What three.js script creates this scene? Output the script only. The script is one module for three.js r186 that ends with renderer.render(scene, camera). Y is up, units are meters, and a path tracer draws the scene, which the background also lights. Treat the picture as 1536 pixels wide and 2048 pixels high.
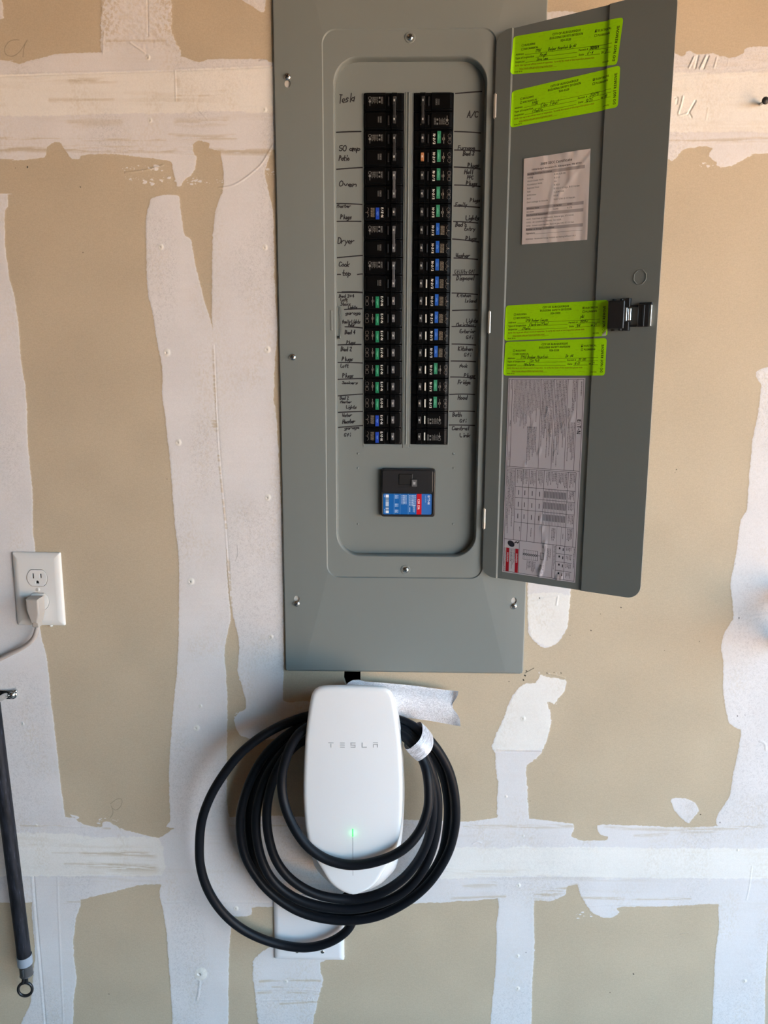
import * as THREE from 'three';
import { mergeGeometries, mergeVertices, toCreasedNormals } from 'three/addons/utils/BufferGeometryUtils.js';
import { RoundedBoxGeometry } from 'three/addons/geometries/RoundedBoxGeometry.js';

// ---------- camera, sky, sun, exposure ----------
const scene = new THREE.Scene();
const CAM = { f: 1540, pitch: -10, yaw: 1.5, roll: 0.2, pos: [0, 1.55, 1.203] };
const D2R = Math.PI / 180;
const camera = new THREE.PerspectiveCamera(2 * Math.atan(1024 / CAM.f) / D2R, 0.75, 0.02, 200);
camera.position.set(...CAM.pos);
camera.rotation.order = 'YXZ';
camera.rotation.set(CAM.pitch * D2R, CAM.yaw * D2R, CAM.roll * D2R);
camera.updateMatrixWorld(true);
const renderer = new THREE.WebGLRenderer({ antialias: true });
renderer.toneMapping = THREE.LinearToneMapping;
renderer.toneMappingExposure = 1.05;
renderer.shadowMap.enabled = true;
{                                                                     // clear daytime sky, seen through the garage doorway on the right: pale and bright at the horizon, deeper blue above
  const w = 16, h = 256, a = new Float32Array(w * h * 4), H = [6.4, 9.0, 10.6], Z = [1.9, 4.15, 7.0];
  for (let y = 0; y < h; y++) { const e = Math.max(0, ((y + 0.5) / h - 0.5) * 180), f = Math.exp(-e / 16); for (let x = 0; x < w; x++) for (let c = 0; c < 4; c++) a[(y * w + x) * 4 + c] = c < 3 ? Z[c] + (H[c] - Z[c]) * f : 1; }
  const t = new THREE.DataTexture(a, w, h, THREE.RGBAFormat, THREE.FloatType); t.mapping = THREE.EquirectangularReflectionMapping; t.magFilter = t.minFilter = THREE.LinearFilter; t.needsUpdate = true;
  scene.background = t;
}
const sun = new THREE.DirectionalLight(new THREE.Color().setRGB(1, 0.83, 0.86), 56);
sun.position.set(3.0, 12, 3.6);                                      // high behind the house: it lights the driveway, never the room
sun.target.position.set(5.5, 0, 2.6);
sun.castShadow = true;
Object.assign(sun.shadow.camera, { left: -14, right: 14, top: 14, bottom: -14, near: 0.5, far: 40 });
sun.shadow.mapSize.set(2048, 2048);
scene.add(sun, sun.target);

// ---------- helpers ----------
// all shapes are written in millimetres, world axes, and turned into metres around the base of their thing
const DIRS = new THREE.Matrix3().setFromMatrix4(camera.matrixWorld);
function W(px, py, z = 0) {                                          // where the line of sight of a photo pixel meets the plane z (mm)
  const d = new THREE.Vector3(px - 768, 1024 - py, -CAM.f).applyMatrix3(DIRS);
  const t = (z / 1000 - CAM.pos[2]) / d.z;
  return [(CAM.pos[0] + t * d.x) * 1000, (CAM.pos[1] + t * d.y) * 1000];
}
let seed = 7;
const rnd = () => { seed = (seed * 1664525 + 1013904223) >>> 0; return seed / 4294967296; };
const NT = 256, NOISE = new Float32Array(NT * NT).map(() => rnd());
function vn(x, y) {                                                  // value noise, 0..1, repeats every 256 cells
  const xi = Math.floor(x), yi = Math.floor(y); let fx = x - xi, fy = y - yi;
  fx = fx * fx * (3 - 2 * fx); fy = fy * fy * (3 - 2 * fy);
  const x0 = xi & 255, x1 = (xi + 1) & 255, y0 = (yi & 255) * NT, y1 = ((yi + 1) & 255) * NT;
  const a = NOISE[y0 + x0], b = NOISE[y0 + x1], c = NOISE[y1 + x0], d = NOISE[y1 + x1];
  return (a + (b - a) * fx) * (1 - fy) + (c + (d - c) * fx) * fy;
}
const names = {};
function numbered(n) { const k = names[n] = (names[n] ?? -1) + 1; return k ? `${n}_${String(k).padStart(3, '0')}` : n; }
function tag(o, label, category, group) { o.userData.label = label; o.userData.category = category; if (group) o.userData.group = group; return o; }
function thing(name, label, category, base = [0, 0, 0], group) {
  const o = new THREE.Group(); o.name = numbered(name); o.position.set(base[0] / 1000, base[1] / 1000, base[2] / 1000);
  o.userData.base = undefined; delete o.userData.base; o._b = base; scene.add(o); return tag(o, label, category, group);
}
function clean(g) {
  const h = g.index ? g.toNonIndexed() : g.clone();
  for (const k of Object.keys(h.attributes)) if (!['position', 'normal', 'uv'].includes(k)) h.deleteAttribute(k);
  if (!h.attributes.uv) h.setAttribute('uv', new THREE.BufferAttribute(new Float32Array(h.attributes.position.count * 2), 2));
  if (!h.attributes.normal) h.computeVertexNormals();
  return h;
}
const join = (gs) => { gs = [gs].flat(3); return gs.length === 1 ? clean(gs[0]) : mergeGeometries(gs.map(clean)); };
function part(name, gs, m, parent, label) {                          // one mesh; the geometry is in world mm
  const g = join(gs), b = parent._b ?? [0, 0, 0];
  g.translate(-b[0], -b[1], -b[2]); g.scale(0.001, 0.001, 0.001);
  const o = new THREE.Mesh(g, m); o.name = name; o._b = b; o.castShadow = o.receiveShadow = true; parent.add(o);
  if (label) o.userData.label = label;
  return o;
}
function solo(name, gs, m, label, category, base, group) {           // a thing that is one mesh
  const o = part(numbered(name), gs, m, { _b: base, add() {} }); o.position.set(base[0] / 1000, base[1] / 1000, base[2] / 1000); scene.add(o); o._b = base;
  return tag(o, label, category, group);
}
function struct(name, gs, m) { const o = part(name, gs, m, scene); o.userData.kind = 'structure'; return o; }
const mat = (o) => new THREE.MeshPhysicalMaterial(o);
const lin = (r, g, b) => new THREE.Color().setRGB(r, g, b);
const box = (x0, x1, y0, y1, z0, z1, r = 0) => {
  const w = x1 - x0, h = y1 - y0, d = z1 - z0;
  const g = r ? new RoundedBoxGeometry(w, h, d, 2, r) : new THREE.BoxGeometry(w, h, d);
  return g.translate((x0 + x1) / 2, (y0 + y1) / 2, (z0 + z1) / 2);
};
function rr(x0, x1, y0, y1, r, S = new THREE.Shape()) {               // rounded rectangle
  S.moveTo(x0 + r, y0); S.lineTo(x1 - r, y0); S.absarc(x1 - r, y0 + r, r, -Math.PI / 2, 0); S.lineTo(x1, y1 - r); S.absarc(x1 - r, y1 - r, r, 0, Math.PI / 2);
  S.lineTo(x0 + r, y1); S.absarc(x0 + r, y1 - r, r, Math.PI / 2, Math.PI); S.lineTo(x0, y0 + r); S.absarc(x0 + r, y0 + r, r, Math.PI, 1.5 * Math.PI);
  return S;
}
function ext(shape, z0, z1, bevel = 0, seg = 3, curve = 10) {           // extrude from z0 to z1 with a rounded front edge that stays inside the outline
  const g = new THREE.ExtrudeGeometry(shape, { depth: Math.max(0.01, z1 - z0 - 2 * bevel), bevelEnabled: bevel > 0, bevelThickness: bevel, bevelSize: bevel, bevelOffset: -bevel, bevelSegments: seg, curveSegments: curve });
  return g.translate(0, 0, z0 + bevel);
}
const poly = (pts) => new THREE.Shape(pts.map((p) => new THREE.Vector2(p[0], p[1])));
const cyl = (r0, r1, h, n = 24) => new THREE.CylinderGeometry(r0, r1, h, n);
function tube(pts, r, n = 200, k = 14, closed = false) {
  return new THREE.TubeGeometry(new THREE.CatmullRomCurve3(pts.map((p) => new THREE.Vector3(...p)), closed, 'centripetal'), n, r, k, closed);
}
function uvBox(g, x0, x1, y0, y1) {                                   // planar uv over a rectangle of the xy plane
  const p = g.attributes.position, uv = new Float32Array(p.count * 2);
  for (let i = 0; i < p.count; i++) { uv[i * 2] = (p.getX(i) - x0) / (x1 - x0); uv[i * 2 + 1] = (p.getY(i) - y0) / (y1 - y0); }
  return g.setAttribute('uv', new THREE.BufferAttribute(uv, 2));
}
function quads(P, n, m, uvs) {                                        // grid surface from P(u, v), u and v in 0..1
  const pos = [], uv = [], idx = [];
  for (let j = 0; j <= m; j++) for (let i = 0; i <= n; i++) { pos.push(...P(i / n, j / m)); uv.push(...(uvs ? uvs(i / n, j / m) : [i / n, j / m])); }
  for (let j = 0; j < m; j++) for (let i = 0; i < n; i++) { const a = j * (n + 1) + i, b = a + n + 1; idx.push(a, a + 1, b, b, a + 1, b + 1); }
  const g = new THREE.BufferGeometry(); g.setIndex(idx);
  g.setAttribute('position', new THREE.Float32BufferAttribute(pos, 3)); g.setAttribute('uv', new THREE.Float32BufferAttribute(uv, 2)); g.computeVertexNormals();
  return g;
}
function canvasOf(w, h) { const c = document.createElement('canvas'); c.width = w; c.height = h; return c; }
function ctex(c) { const t = new THREE.CanvasTexture(c); t.colorSpace = THREE.SRGBColorSpace; t.wrapS = t.wrapT = THREE.ClampToEdgeWrapping; return t; }
function pixTex(w, h, f, srgb = true) {                               // small computed texture, repeating
  const a = new Uint8Array(w * h * 4);
  for (let y = 0; y < h; y++) for (let x = 0; x < w; x++) { const v = f(x, y), k = (y * w + x) * 4; for (let c = 0; c < 3; c++) a[k + c] = Math.max(0, Math.min(255, (v[c] ?? v) * 255)); a[k + 3] = 255; }
  const t = new THREE.DataTexture(a, w, h); t.magFilter = t.minFilter = THREE.LinearFilter; t.wrapS = t.wrapT = THREE.RepeatWrapping; if (srgb) t.colorSpace = THREE.SRGBColorSpace; t.needsUpdate = true; return t;
}
// a pen: letters as strokes on a grid, x 0..4, y 0..8 (baseline 2, x height 5, capital 8)
const PEN = {
  A: '0228 2842 1434', B: '0208 082846250525442202', C: '472807032243', D: '0208 082846432202', E: '48080242 0535', F: '4808 0802 0535', G: '472807032243 4325', H: '0208 4248 0545', I: '2228', J: '48432203', K: '0802 480542', L: '080242', M: '0208254842', N: '02084248', O: '28070322434728', P: '0208 0828462505', R: '0208 0828462505 2542', S: '47280745432203', T: '0848 2822', U: '08032243 48', V: '082248', W: '0812254248', X: '0842 4802', Y: '0825 4825 2522',
  a: '442504032243 4542', b: '0802 042544432203', c: '442504032243', d: '442504032243 4842', e: '0343442504032242', f: '47382722 0545', g: '442504032243 45412000', h: '0802 03254442', i: '2522 2728', k: '0802 450432', l: '2822', m: '0502 03152422 24354442', n: '0502 03254442', o: '25040322434425', p: '0500 042544432203', r: '0502 032545', s: '452504432202', t: '28232242 0545', u: '05032243 4542', v: '052245', w: '0512253245', x: '0542 4502', y: '0523 4510',
  0: '28070322434728', 1: '1728 2822', 2: '0728470242', 3: '07284725 25432203', 4: '380444 3832', 5: '48080545432203', 6: '48050322432505', 7: '084812', 8: '284725032243250728', 9: '472807254742', '+': '2723 0545', '/': '0248', '#': '1218 3238 0444 0646', '-': '0545', '.': '2223', ',': '2211',
};
function pen(ctx, text, x, y, h, o = {}) {                            // baseline at (x, y), capital height h
  const w = h * (o.wide ?? 0.62), jit = o.jit ?? 0.06, k = h / 6;
  ctx.lineWidth = o.lw ?? h * 0.14; ctx.lineCap = ctx.lineJoin = 'round'; ctx.strokeStyle = o.color ?? '#17131a';
  let cx = 0;
  for (const ch of text) {
    const g = PEN[ch] ?? PEN[ch.toUpperCase?.()];
    if (g) for (const s of g.split(' ')) {
      const q = [];
      for (let i = 0; i + 1 < s.length; i += 2) {
        const gx = +s[i] / 4 * w * 0.8, gy = (+s[i + 1] - 2) * k;
        q.push([x + (cx + gx + gy * (o.slant ?? 0.15) + (rnd() - 0.5) * jit * h), y - gy + cx * (o.tilt ?? 0) + (rnd() - 0.5) * jit * h]);
      }
      ctx.beginPath(); ctx.moveTo(...q[0]);
      if (q.length === 2) ctx.lineTo(...q[1]);
      else { for (let i = 1; i < q.length - 1; i++) ctx.quadraticCurveTo(...q[i], (q[i][0] + q[i + 1][0]) / 2, (q[i][1] + q[i + 1][1]) / 2); ctx.lineTo(...q[q.length - 1]); }
      ctx.stroke();
    }
    cx += ch === ' ' ? w * 0.7 : /[il1.,]/.test(ch) ? w * 0.75 : w * 1.05;
  }
}

// ---------- the wall: drywall sheets with taped joints and joint compound ----------
const smooth = (pts) => {                                             // soft closed curve through the points
  const out = [], n = pts.length;
  for (let i = 0; i < n; i++) {
    const [a, b, c, d] = [-1, 0, 1, 2].map((k) => pts[(i + k + n) % n]), L = Math.hypot(c[0] - b[0], c[1] - b[1]), m = Math.max(1, Math.ceil(L / 3)), e = L > 150 ? 0 : 0.5;
    for (let s = 0; s < m; s++) {
      const t = s / m, t2 = t * t, t3 = t2 * t;
      out.push([0, 1].map((k) => { const va = (c[k] - a[k]) * e * 0.6, vb = (d[k] - b[k]) * e * 0.6; return e ? (2 * t3 - 3 * t2 + 1) * b[k] + (t3 - 2 * t2 + t) * va + (3 * t2 - 2 * t3) * c[k] + (t3 - t2) * vb : b[k] + (c[k] - b[k]) * t; }));
    }
  }
  return out;
};
const ragged = (pts, amp) => smooth(pts).map(([x, y]) => [x + (vn(x * 0.35, y * 0.35) - 0.5) * amp * 2 + (vn(x * 0.06 + 50, y * 0.06) - 0.5) * amp * 1.5 + (vn(x * 1.1, y * 1.1) - 0.5) * amp * 1.2, y + (vn(x * 0.35 + 90, y * 0.35 + 40) - 0.5) * amp * 2 + (vn(x * 0.06, y * 0.06 + 70) - 0.5) * amp * 1.5]);
const P2 = (s) => s.trim().split(/\s+/).map((q) => q.split(',').map(Number));
// patches of compound, traced in photo pixels: [raggedness, outline]
const MUD = [
  [1.2, P2('-160,-60 -40,-60 5,5 6,30 0,40 -160,60')],
  [2.0, P2('203,-80 203,0 202,60 206,112 280,140 360,114 352,85 344,60 343,0 345,-80')],
  [1.0, P2('485,-40 485,0 500,10 528,24 532,-40')],
  [1.0, P2('-460,121 0,121 20,123 42,128 60,121 110,109 150,106 205,105 280,108 360,112 385,120 400,124 420,119 470,118 530,118 543,125 640,140 640,300 545,300 443,302 418,296 420,288 398,281 386,290 388,308 393,315 390,335 382,350 368,360 362,372 354,373 352,365 345,335 340,322 280,314 230,308 165,310 160,316 143,317 130,300 120,285 104,286 94,296 92,312 85,316 60,319 24,321 0,318 -460,318')],
  [0.8, P2('303,397 330,390 358,392 361,420 364,440 370,470 382,480 390,525 398,560 408,600 420,635 426,662 430,700 430,800 433,860 437,910 441,950 446,1000 451,1030 453,1110 456,1170 461,1235 455,1270 449,1300 452,1350 455,1400 455,1440 454,1520 454,1600 454,1660 337,1655 340,1640 338,1560 340,1500 348,1400 354,1340 357,1280 358,1190 358,1130 355,1090 349,1040 345,985 342,940 338,900 334,870 330,830 324,790 325,750 322,720 315,690 310,660 304,620 296,590 294,560 292,480 291,460 293,430 300,405')],
  [0.9, P2('443,300 447,340 446,380 440,395 430,430 426,470 425,480 424,580 424,640 427,680 430,760 433,860 438,940 448,1030 454,1110 458,1170 464,1225 475,1265 478,1300 475,1340 483,1370 492,1405 490,1418 478,1424 468,1440 480,1470 520,1480 620,1470 620,1404 568,1402 568,1340 567,1100 557,900 552,830 548,800 550,720 555,660 549,560 548,490 546,420 530,345 545,290 500,285')],
  [0.8, P2('-460,387 0,387 14,390 16,410 10,425 10,480 15,530 20,560 28,590 36,640 39,680 42,720 50,770 54,820 55,880 60,930 65,985 66,1010 66,1060 70,1095 76,1180 80,1257 92,1310 98,1350 102,1400 108,1450 115,1510 124,1590 131,1640 131,1700 -460,1700')],
  [1.1, P2('-460,1640 130,1636 136,1627 146,1635 165,1648 203,1655 206,1645 218,1643 236,1655 270,1665 300,1672 318,1676 340,1662 375,1642 400,1635 560,1632 700,1636 925,1643 960,1640 990,1636 1055,1637 1110,1643 1147,1648 1148,1660 1143,1672 1165,1681 1210,1680 1215,1673 1200,1668 1195,1655 1205,1649 1300,1652 1380,1655 1455,1652 2000,1645 2000,1808 1440,1808 1350,1812 1238,1815 1240,1825 1225,1835 1205,1835 1185,1825 1170,1805 1158,1785 1155,1770 1135,1772 1130,1790 1100,1802 1065,1800 1000,1797 930,1802 880,1805 700,1812 500,1815 458,1812 326,1788 322,1770 290,1769 250,1777 200,1790 160,1800 120,1804 40,1805 -460,1805')],
  [0.9, P2('458,1800 500,1808 503,1828 490,1834 462,1830')],
  [0.9, P2('324,1775 328,1830 333,1870 337,1920 341,1980 346,2060 350,2200 460,2200 457,2060 457,1990 458,1900 458,1800')],
  [0.9, P2('66,1790 70,1900 66,1960 60,2010 50,2030 40,2060 30,2200 140,2200 146,2048 147,2000 153,1955 148,1920 147,1880 152,1840 159,1795')],
  [1.6, P2('506,1925 518,1908 543,1893 600,1890 690,1912 642,1925 645,1960 640,1990 632,2020 625,2060 630,2200 520,2200 517,2048 512,2000 506,1960')],
  [1.1, P2('1055,1120 1055,1170 1056,1262 1065,1278 1082,1294 1098,1295 1115,1285 1128,1268 1135,1255 1138,1230 1141,1185 1141,1120')],
  [1.3, P2('1082,1352 1100,1354 1130,1360 1133,1368 1128,1385 1115,1398 1108,1408 1094,1404 1102,1425 1103,1440 1098,1465 1090,1490 1080,1510 1065,1522 1052,1531 1052,1545 1055,1600 1056,1650 997,1650 996,1570 992,1540 991,1508 985,1494 988,1480 995,1460 1010,1430 1020,1400 1035,1378 1050,1368 1070,1366')],
  [0.8, P2('1000,1790 997,1815 993,1850 993,1900 990,1950 985,2000 980,2060 975,2200 1062,2200 1063,2060 1065,1960 1069,1900 1067,1830 1065,1790')],
  [1.1, P2('1341,1601 1347,1597 1370,1596 1390,1605 1398,1620 1390,1632 1378,1646 1365,1638 1350,1621')],
  [0.9, P2('2000,720 1536,735 1523,775 1515,830 1505,880 1500,930 1496,990 1494,1020 1481,1042 1476,1080 1468,1130 1461,1170 1465,1205 1467,1237 1454,1256 1446,1272 1442,1295 1447,1330 1446,1370 1452,1420 1458,1445 1475,1458 1482,1462 1477,1500 1468,1540 1460,1590 1455,1660 2000,1660')],
  [0.8, P2('1442,1800 1438,1850 1432,1900 1428,1960 1424,2060 1420,2200 1528,2200 1530,2000 1534,1900 1540,1800')],
  [1.3, P2('1040,24 1097,24 1130,22 1180,26 1230,14 1260,80 1340,108 1350,106 1363,112 1370,110 1373,102 1385,104 1395,109 1410,109 1425,106 1440,112 1458,116 1475,112 1488,104 1492,97 1536,93 2000,92 2000,307 1536,307 1505,312 1485,320 1465,331 1445,335 1435,332 1433,325 1425,320 1417,310 1420,303 1425,297 1400,292 1390,296 1370,298 1362,303 1353,316 1345,322 1336,318 1300,318 1040,310')],
];
// worn or bare streaks where paper shows through the compound: [width px, alpha, points]
const STREAK = [
  [7, 0.55, P2('-60,298 60,297 200,299 300,298 420,303 545,304')], [3, 0.4, P2('0,276 150,280 330,279')], [9, 0.18, P2('140,246 200,247 240,243')], [9, 0.25, P2('355,244 400,246 450,242')], [6, 0.4, P2('340,272 400,276 470,274')],
  [6, 0.3, P2('140,161 180,163 232,160')], [5, 0.25, P2('100,200 160,201 225,197')], [6, 0.2, P2('355,158 360,180 356,200')], [5, 0.2, P2('400,190 430,186 452,183')], [4, 0.3, P2('215,83 270,84 330,80')],
  [4, 0.28, P2('105,1707 160,1707 200,1706 300,1707')], [8, 0.2, P2('170,1707 230,1708 300,1709')], [13, 0.18, P2('230,1709 270,1710 305,1711')], [4, 0.28, P2('130,1728 190,1728 250,1731')], [9, 0.24, P2('180,1730 240,1734 305,1735')], [14, 0.2, P2('225,1734 265,1737 308,1737')],
  [4, 0.5, P2('130,1806 160,1803 190,1804')], [3, 0.35, P2('30,1652 110,1650 220,1657')], [4, 0.3, P2('460,1650 600,1650 900,1652')], [6, 0.35, P2('930,1652 1050,1655 1150,1651')], [5, 0.3, P2('1210,1655 1300,1660 1440,1658 1530,1652')], [5, 0.25, P2('1270,1672 1340,1668 1430,1664')],
  [4, 0.4, P2('900,1797 960,1795 1010,1793')], [4, 0.4, P2('1160,1795 1250,1798 1380,1797')], [8, 0.25, P2('930,1772 970,1770 990,1768')], [10, 0.45, P2('1075,1793 1110,1785 1140,1776 1152,1774')], [3, 0.35, P2('1380,1812 1410,1814 1442,1813')],
  [5, 0.35, P2('1340,282 1400,283 1470,280 1540,278')], [3, 0.4, P2('426,700 430,800')], [7, 0.6, P2('428,840 431,858')], [3, 0.5, P2('437,910 447,1010 453,1060')], [3, 0.5, P2('457,1120 461,1180 464,1230')],
  [4, 0.5, P2('520,1963 570,1958 640,1962')], [4, 0.45, P2('515,1986 560,1984 640,1988')], [3, 0.4, P2('545,1974 600,1972')], [3, 0.4, P2('560,2008 640,2003')],
];
// ridges (+) and grooves (-) left by the knife: [width px, height 0..1, points]
const RIDGE = [
  [2, 0.5, P2('-40,152 150,145 350,140 548,131')], [2.5, -0.55, P2('-40,154.5 150,147.5 350,142.5 548,133.5')], [6, 0.35, P2('-40,306 160,305 330,307 545,309')], [2, 0.4, P2('350,140 351,170 352,202')], [2, 0.35, P2('395,217 470,216 548,212')], [2, 0.4, P2('206,108 208,60')],
  [1.6, -0.7, P2('295,0 296,40 296,72')], [2.5, 0.8, P2('260,85 290,106')], [2, 0.6, P2('398,220 417,241')], [2.2, 0.8, P2('548,285 530,320 512,340 470,372 437,376')], [2.2, 0.8, P2('250,345 285,343 327,330')], [3, 0.9, P2('520,122 536,120 545,128')], [2, 0.5, P2('392,565 416,568 470,575')],
  [2, 0.28, P2('427,690 431,800 438,920 447,1010 453,1090 457,1160 463,1225')], [2, -0.28, P2('430,690 434,800 441,920 450,1010 456,1090 460,1160')],
  [3, 0.4, P2('-40,1753 150,1752 320,1752')], [2, 0.4, P2('120,1690 220,1668 300,1670')], [2, 0.4, P2('0,1656 90,1652 180,1655')], [5, 0.35, P2('330,1805 450,1803 550,1806')], [3, 0.5, P2('465,1833 500,1832')],
  [4, 0.22, P2('115,1752 116,1800 120,1900 127,2048')], [3, 0.28, P2('63,1753 68,1830 75,1900 88,2048')], [2, -0.5, P2('68,1753 73,1830 80,1900 92,2048')],
  [3, 0.35, P2('900,1697 1060,1695 1200,1697 1450,1693')], [3, 0.35, P2('900,1757 1060,1754 1200,1754 1450,1757')], [2.5, 0.5, P2('1180,1812 1240,1808 1370,1815 1440,1812')], [4, 0.35, P2('900,1803 1000,1797')],
  [2, 0.5, P2('1262,132 1340,135 1400,136 1470,134')], [2.6, 1.5, P2('1388,114 1378,136')], [2.6, -1.4, P2('1396,112 1390,137')], [3, 1.5, P2('1412,112 1400,137')], [2.6, -1.4, P2('1417,112 1407,137')], [2, 1.1, P2('1434,115 1428,136')], [1.6, 0.5, P2('1458,118 1454,135')],
  [2.4, -1.3, P2('1350,196 1356,192 1353,208')], [2.2, 1.2, P2('1366,193 1362,212 1354,234 1378,225')], [2.4, -1.4, P2('1391,202 1376,228')], [2.4, -1.4, P2('1377,224 1383,235')], [2, 0.5, P2('1416,216 1412,240')], [7, 0.35, P2('1340,283 1420,285 1536,282')], [9, 0.3, P2('1350,158 1420,152 1480,149 1536,140')],
  [2.4, -0.8, P2('992,1503 1040,1503 1082,1504')], [2.4, 1, P2('995,1499 1040,1500 1082,1501')], [2.4, 0.6, P2('1064,1200 1080,1198 1115,1192')], [3, 0.7, P2('1116,1192 1113,1210')], [2.4, 0.7, P2('1095,1347 1112,1350 1130,1356')], [3, 0.5, P2('1478,1238 1500,1233 1536,1228')], [2, -0.4, P2('1480,1215 1510,1208 1536,1203')], [4, 0.6, P2('1520,1482 1531,1485 1532,1500')],
  [2.6, 0.9, P2('945,1688 955,1682 962,1686')], [2, 0.8, P2('1361,1869 1372,1866 1378,1867')], [2, 0.7, P2('1488,1658 1500,1650')], [2, 0.5, P2('1504,1732 1500,1770 1493,1800')],
  [3, 0.5, P2('515,1980 580,1978 640,1982')], [3, 0.5, P2('520,2001 590,1999 640,2003')], [2, 0.6, P2('612,2003 616,1994 620,2003 624,1992 627,2003')], [5, 0.5, P2('400,1960 398,1985 394,2000')],
];
// fasteners under the compound: small raised caps [x, y, radius px]
const CAPS = P2('322,494,6 334,705,8 357,885,7 382,1163,8 401,1412,4 393,1456,8 530,495,6 535,699,7 536,995,7 542,1274,6 296,115,5 300,241,5 529,219,5 45,1447,4 1046,1437,6 1012,1593,3 1037,1771,6 1035,1912,5 1035,1977,6 1489,1962,5 402,1948,17 472,1817,6 72,1651,4 572,1963,5 1046,1672,3 1475,1700,3');
// where a thicker, whiter coat was laid over the thin one: [edge softness, outline]
const FRESH = [P2('860,1698 990,1697 1065,1694 1380,1697 2000,1693 2000,1757 1440,1757 1200,1755 1065,1752 860,1758'), P2('-460,1660 120,1668 200,1675 300,1674 322,1684 322,1752 150,1752 -460,1754'), P2('-460,154 150,147 350,142 548,133 560,222 470,222 352,226 200,228 60,232 -460,232'), P2('1340,150 1430,146 2000,138 2000,262 1340,264'), P2('1082,1352 1130,1360 1128,1385 1108,1408 1094,1404 1102,1440 1090,1490 1080,1500 988,1498 1010,1430 1035,1378 1050,1368'), P2('1055,1190 1141,1192 1135,1255 1098,1293 1062,1270')];
const CRUMBS = [];
for (const [x, y, w, h, n] of P2('245,330,80,14,60 250,350,60,18,40 300,350,90,20,40 370,355,30,18,24 400,355,50,20,20 440,370,30,24,26 525,330,24,30,30 133,1630,22,10,14 196,1635,40,14,26 1075,1340,50,18,26 1090,1400,24,10,14 1150,1820,50,18,30 470,1424,24,16,40 460,1230,14,20,10 478,1345,10,30,14 1395,325,40,12,20 480,1790,40,14,10 640,1925,40,8,10 990,1632,40,8,20'))
  for (let i = 0; i < n * 0.6; i++) CRUMBS.push([x + rnd() * w, y + (rnd() + rnd()) * 0.5 * h, 0.4 + rnd() * rnd() * rnd() * 7]);
const SPECKS = P2('1242,1215,1.6 1201,1228,1 1182,1261,1.5 1140,1271,1 1329,1301,1 1399,1283,1 1079,1196,1.8 1478,1236,2.2 1475,1432,1.6 1353,939,1.4 166,505,1.2 334,958,1.1 1094,1346,1.8 1108,1345,1.4 1122,1346,2 1018,1363,1.4 1050,1351,2.4 1047,1360,2.2 1053,1342,2.2 1401,1629,1.6 1440,1645,2 1060,1602,1.2 1052,1905,1.2 1267,1948,2.4 1220,1985,1.4 218,1988,1.2 55,334,2 31,336,1 161,374,1.4 1350,945,1 1470,1128,1.2 1490,1430,1.1');
const PENCIL = [P2('38,80 22,78 8,95 10,110 26,114 40,104 52,84 56,78 48,92 46,114'), P2('221,1608 232,1597 245,1597 243,1612 232,1622 224,1616 221,1609 228,1625 220,1636'), P2('474,1090 476,1108 471,1122')];

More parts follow.
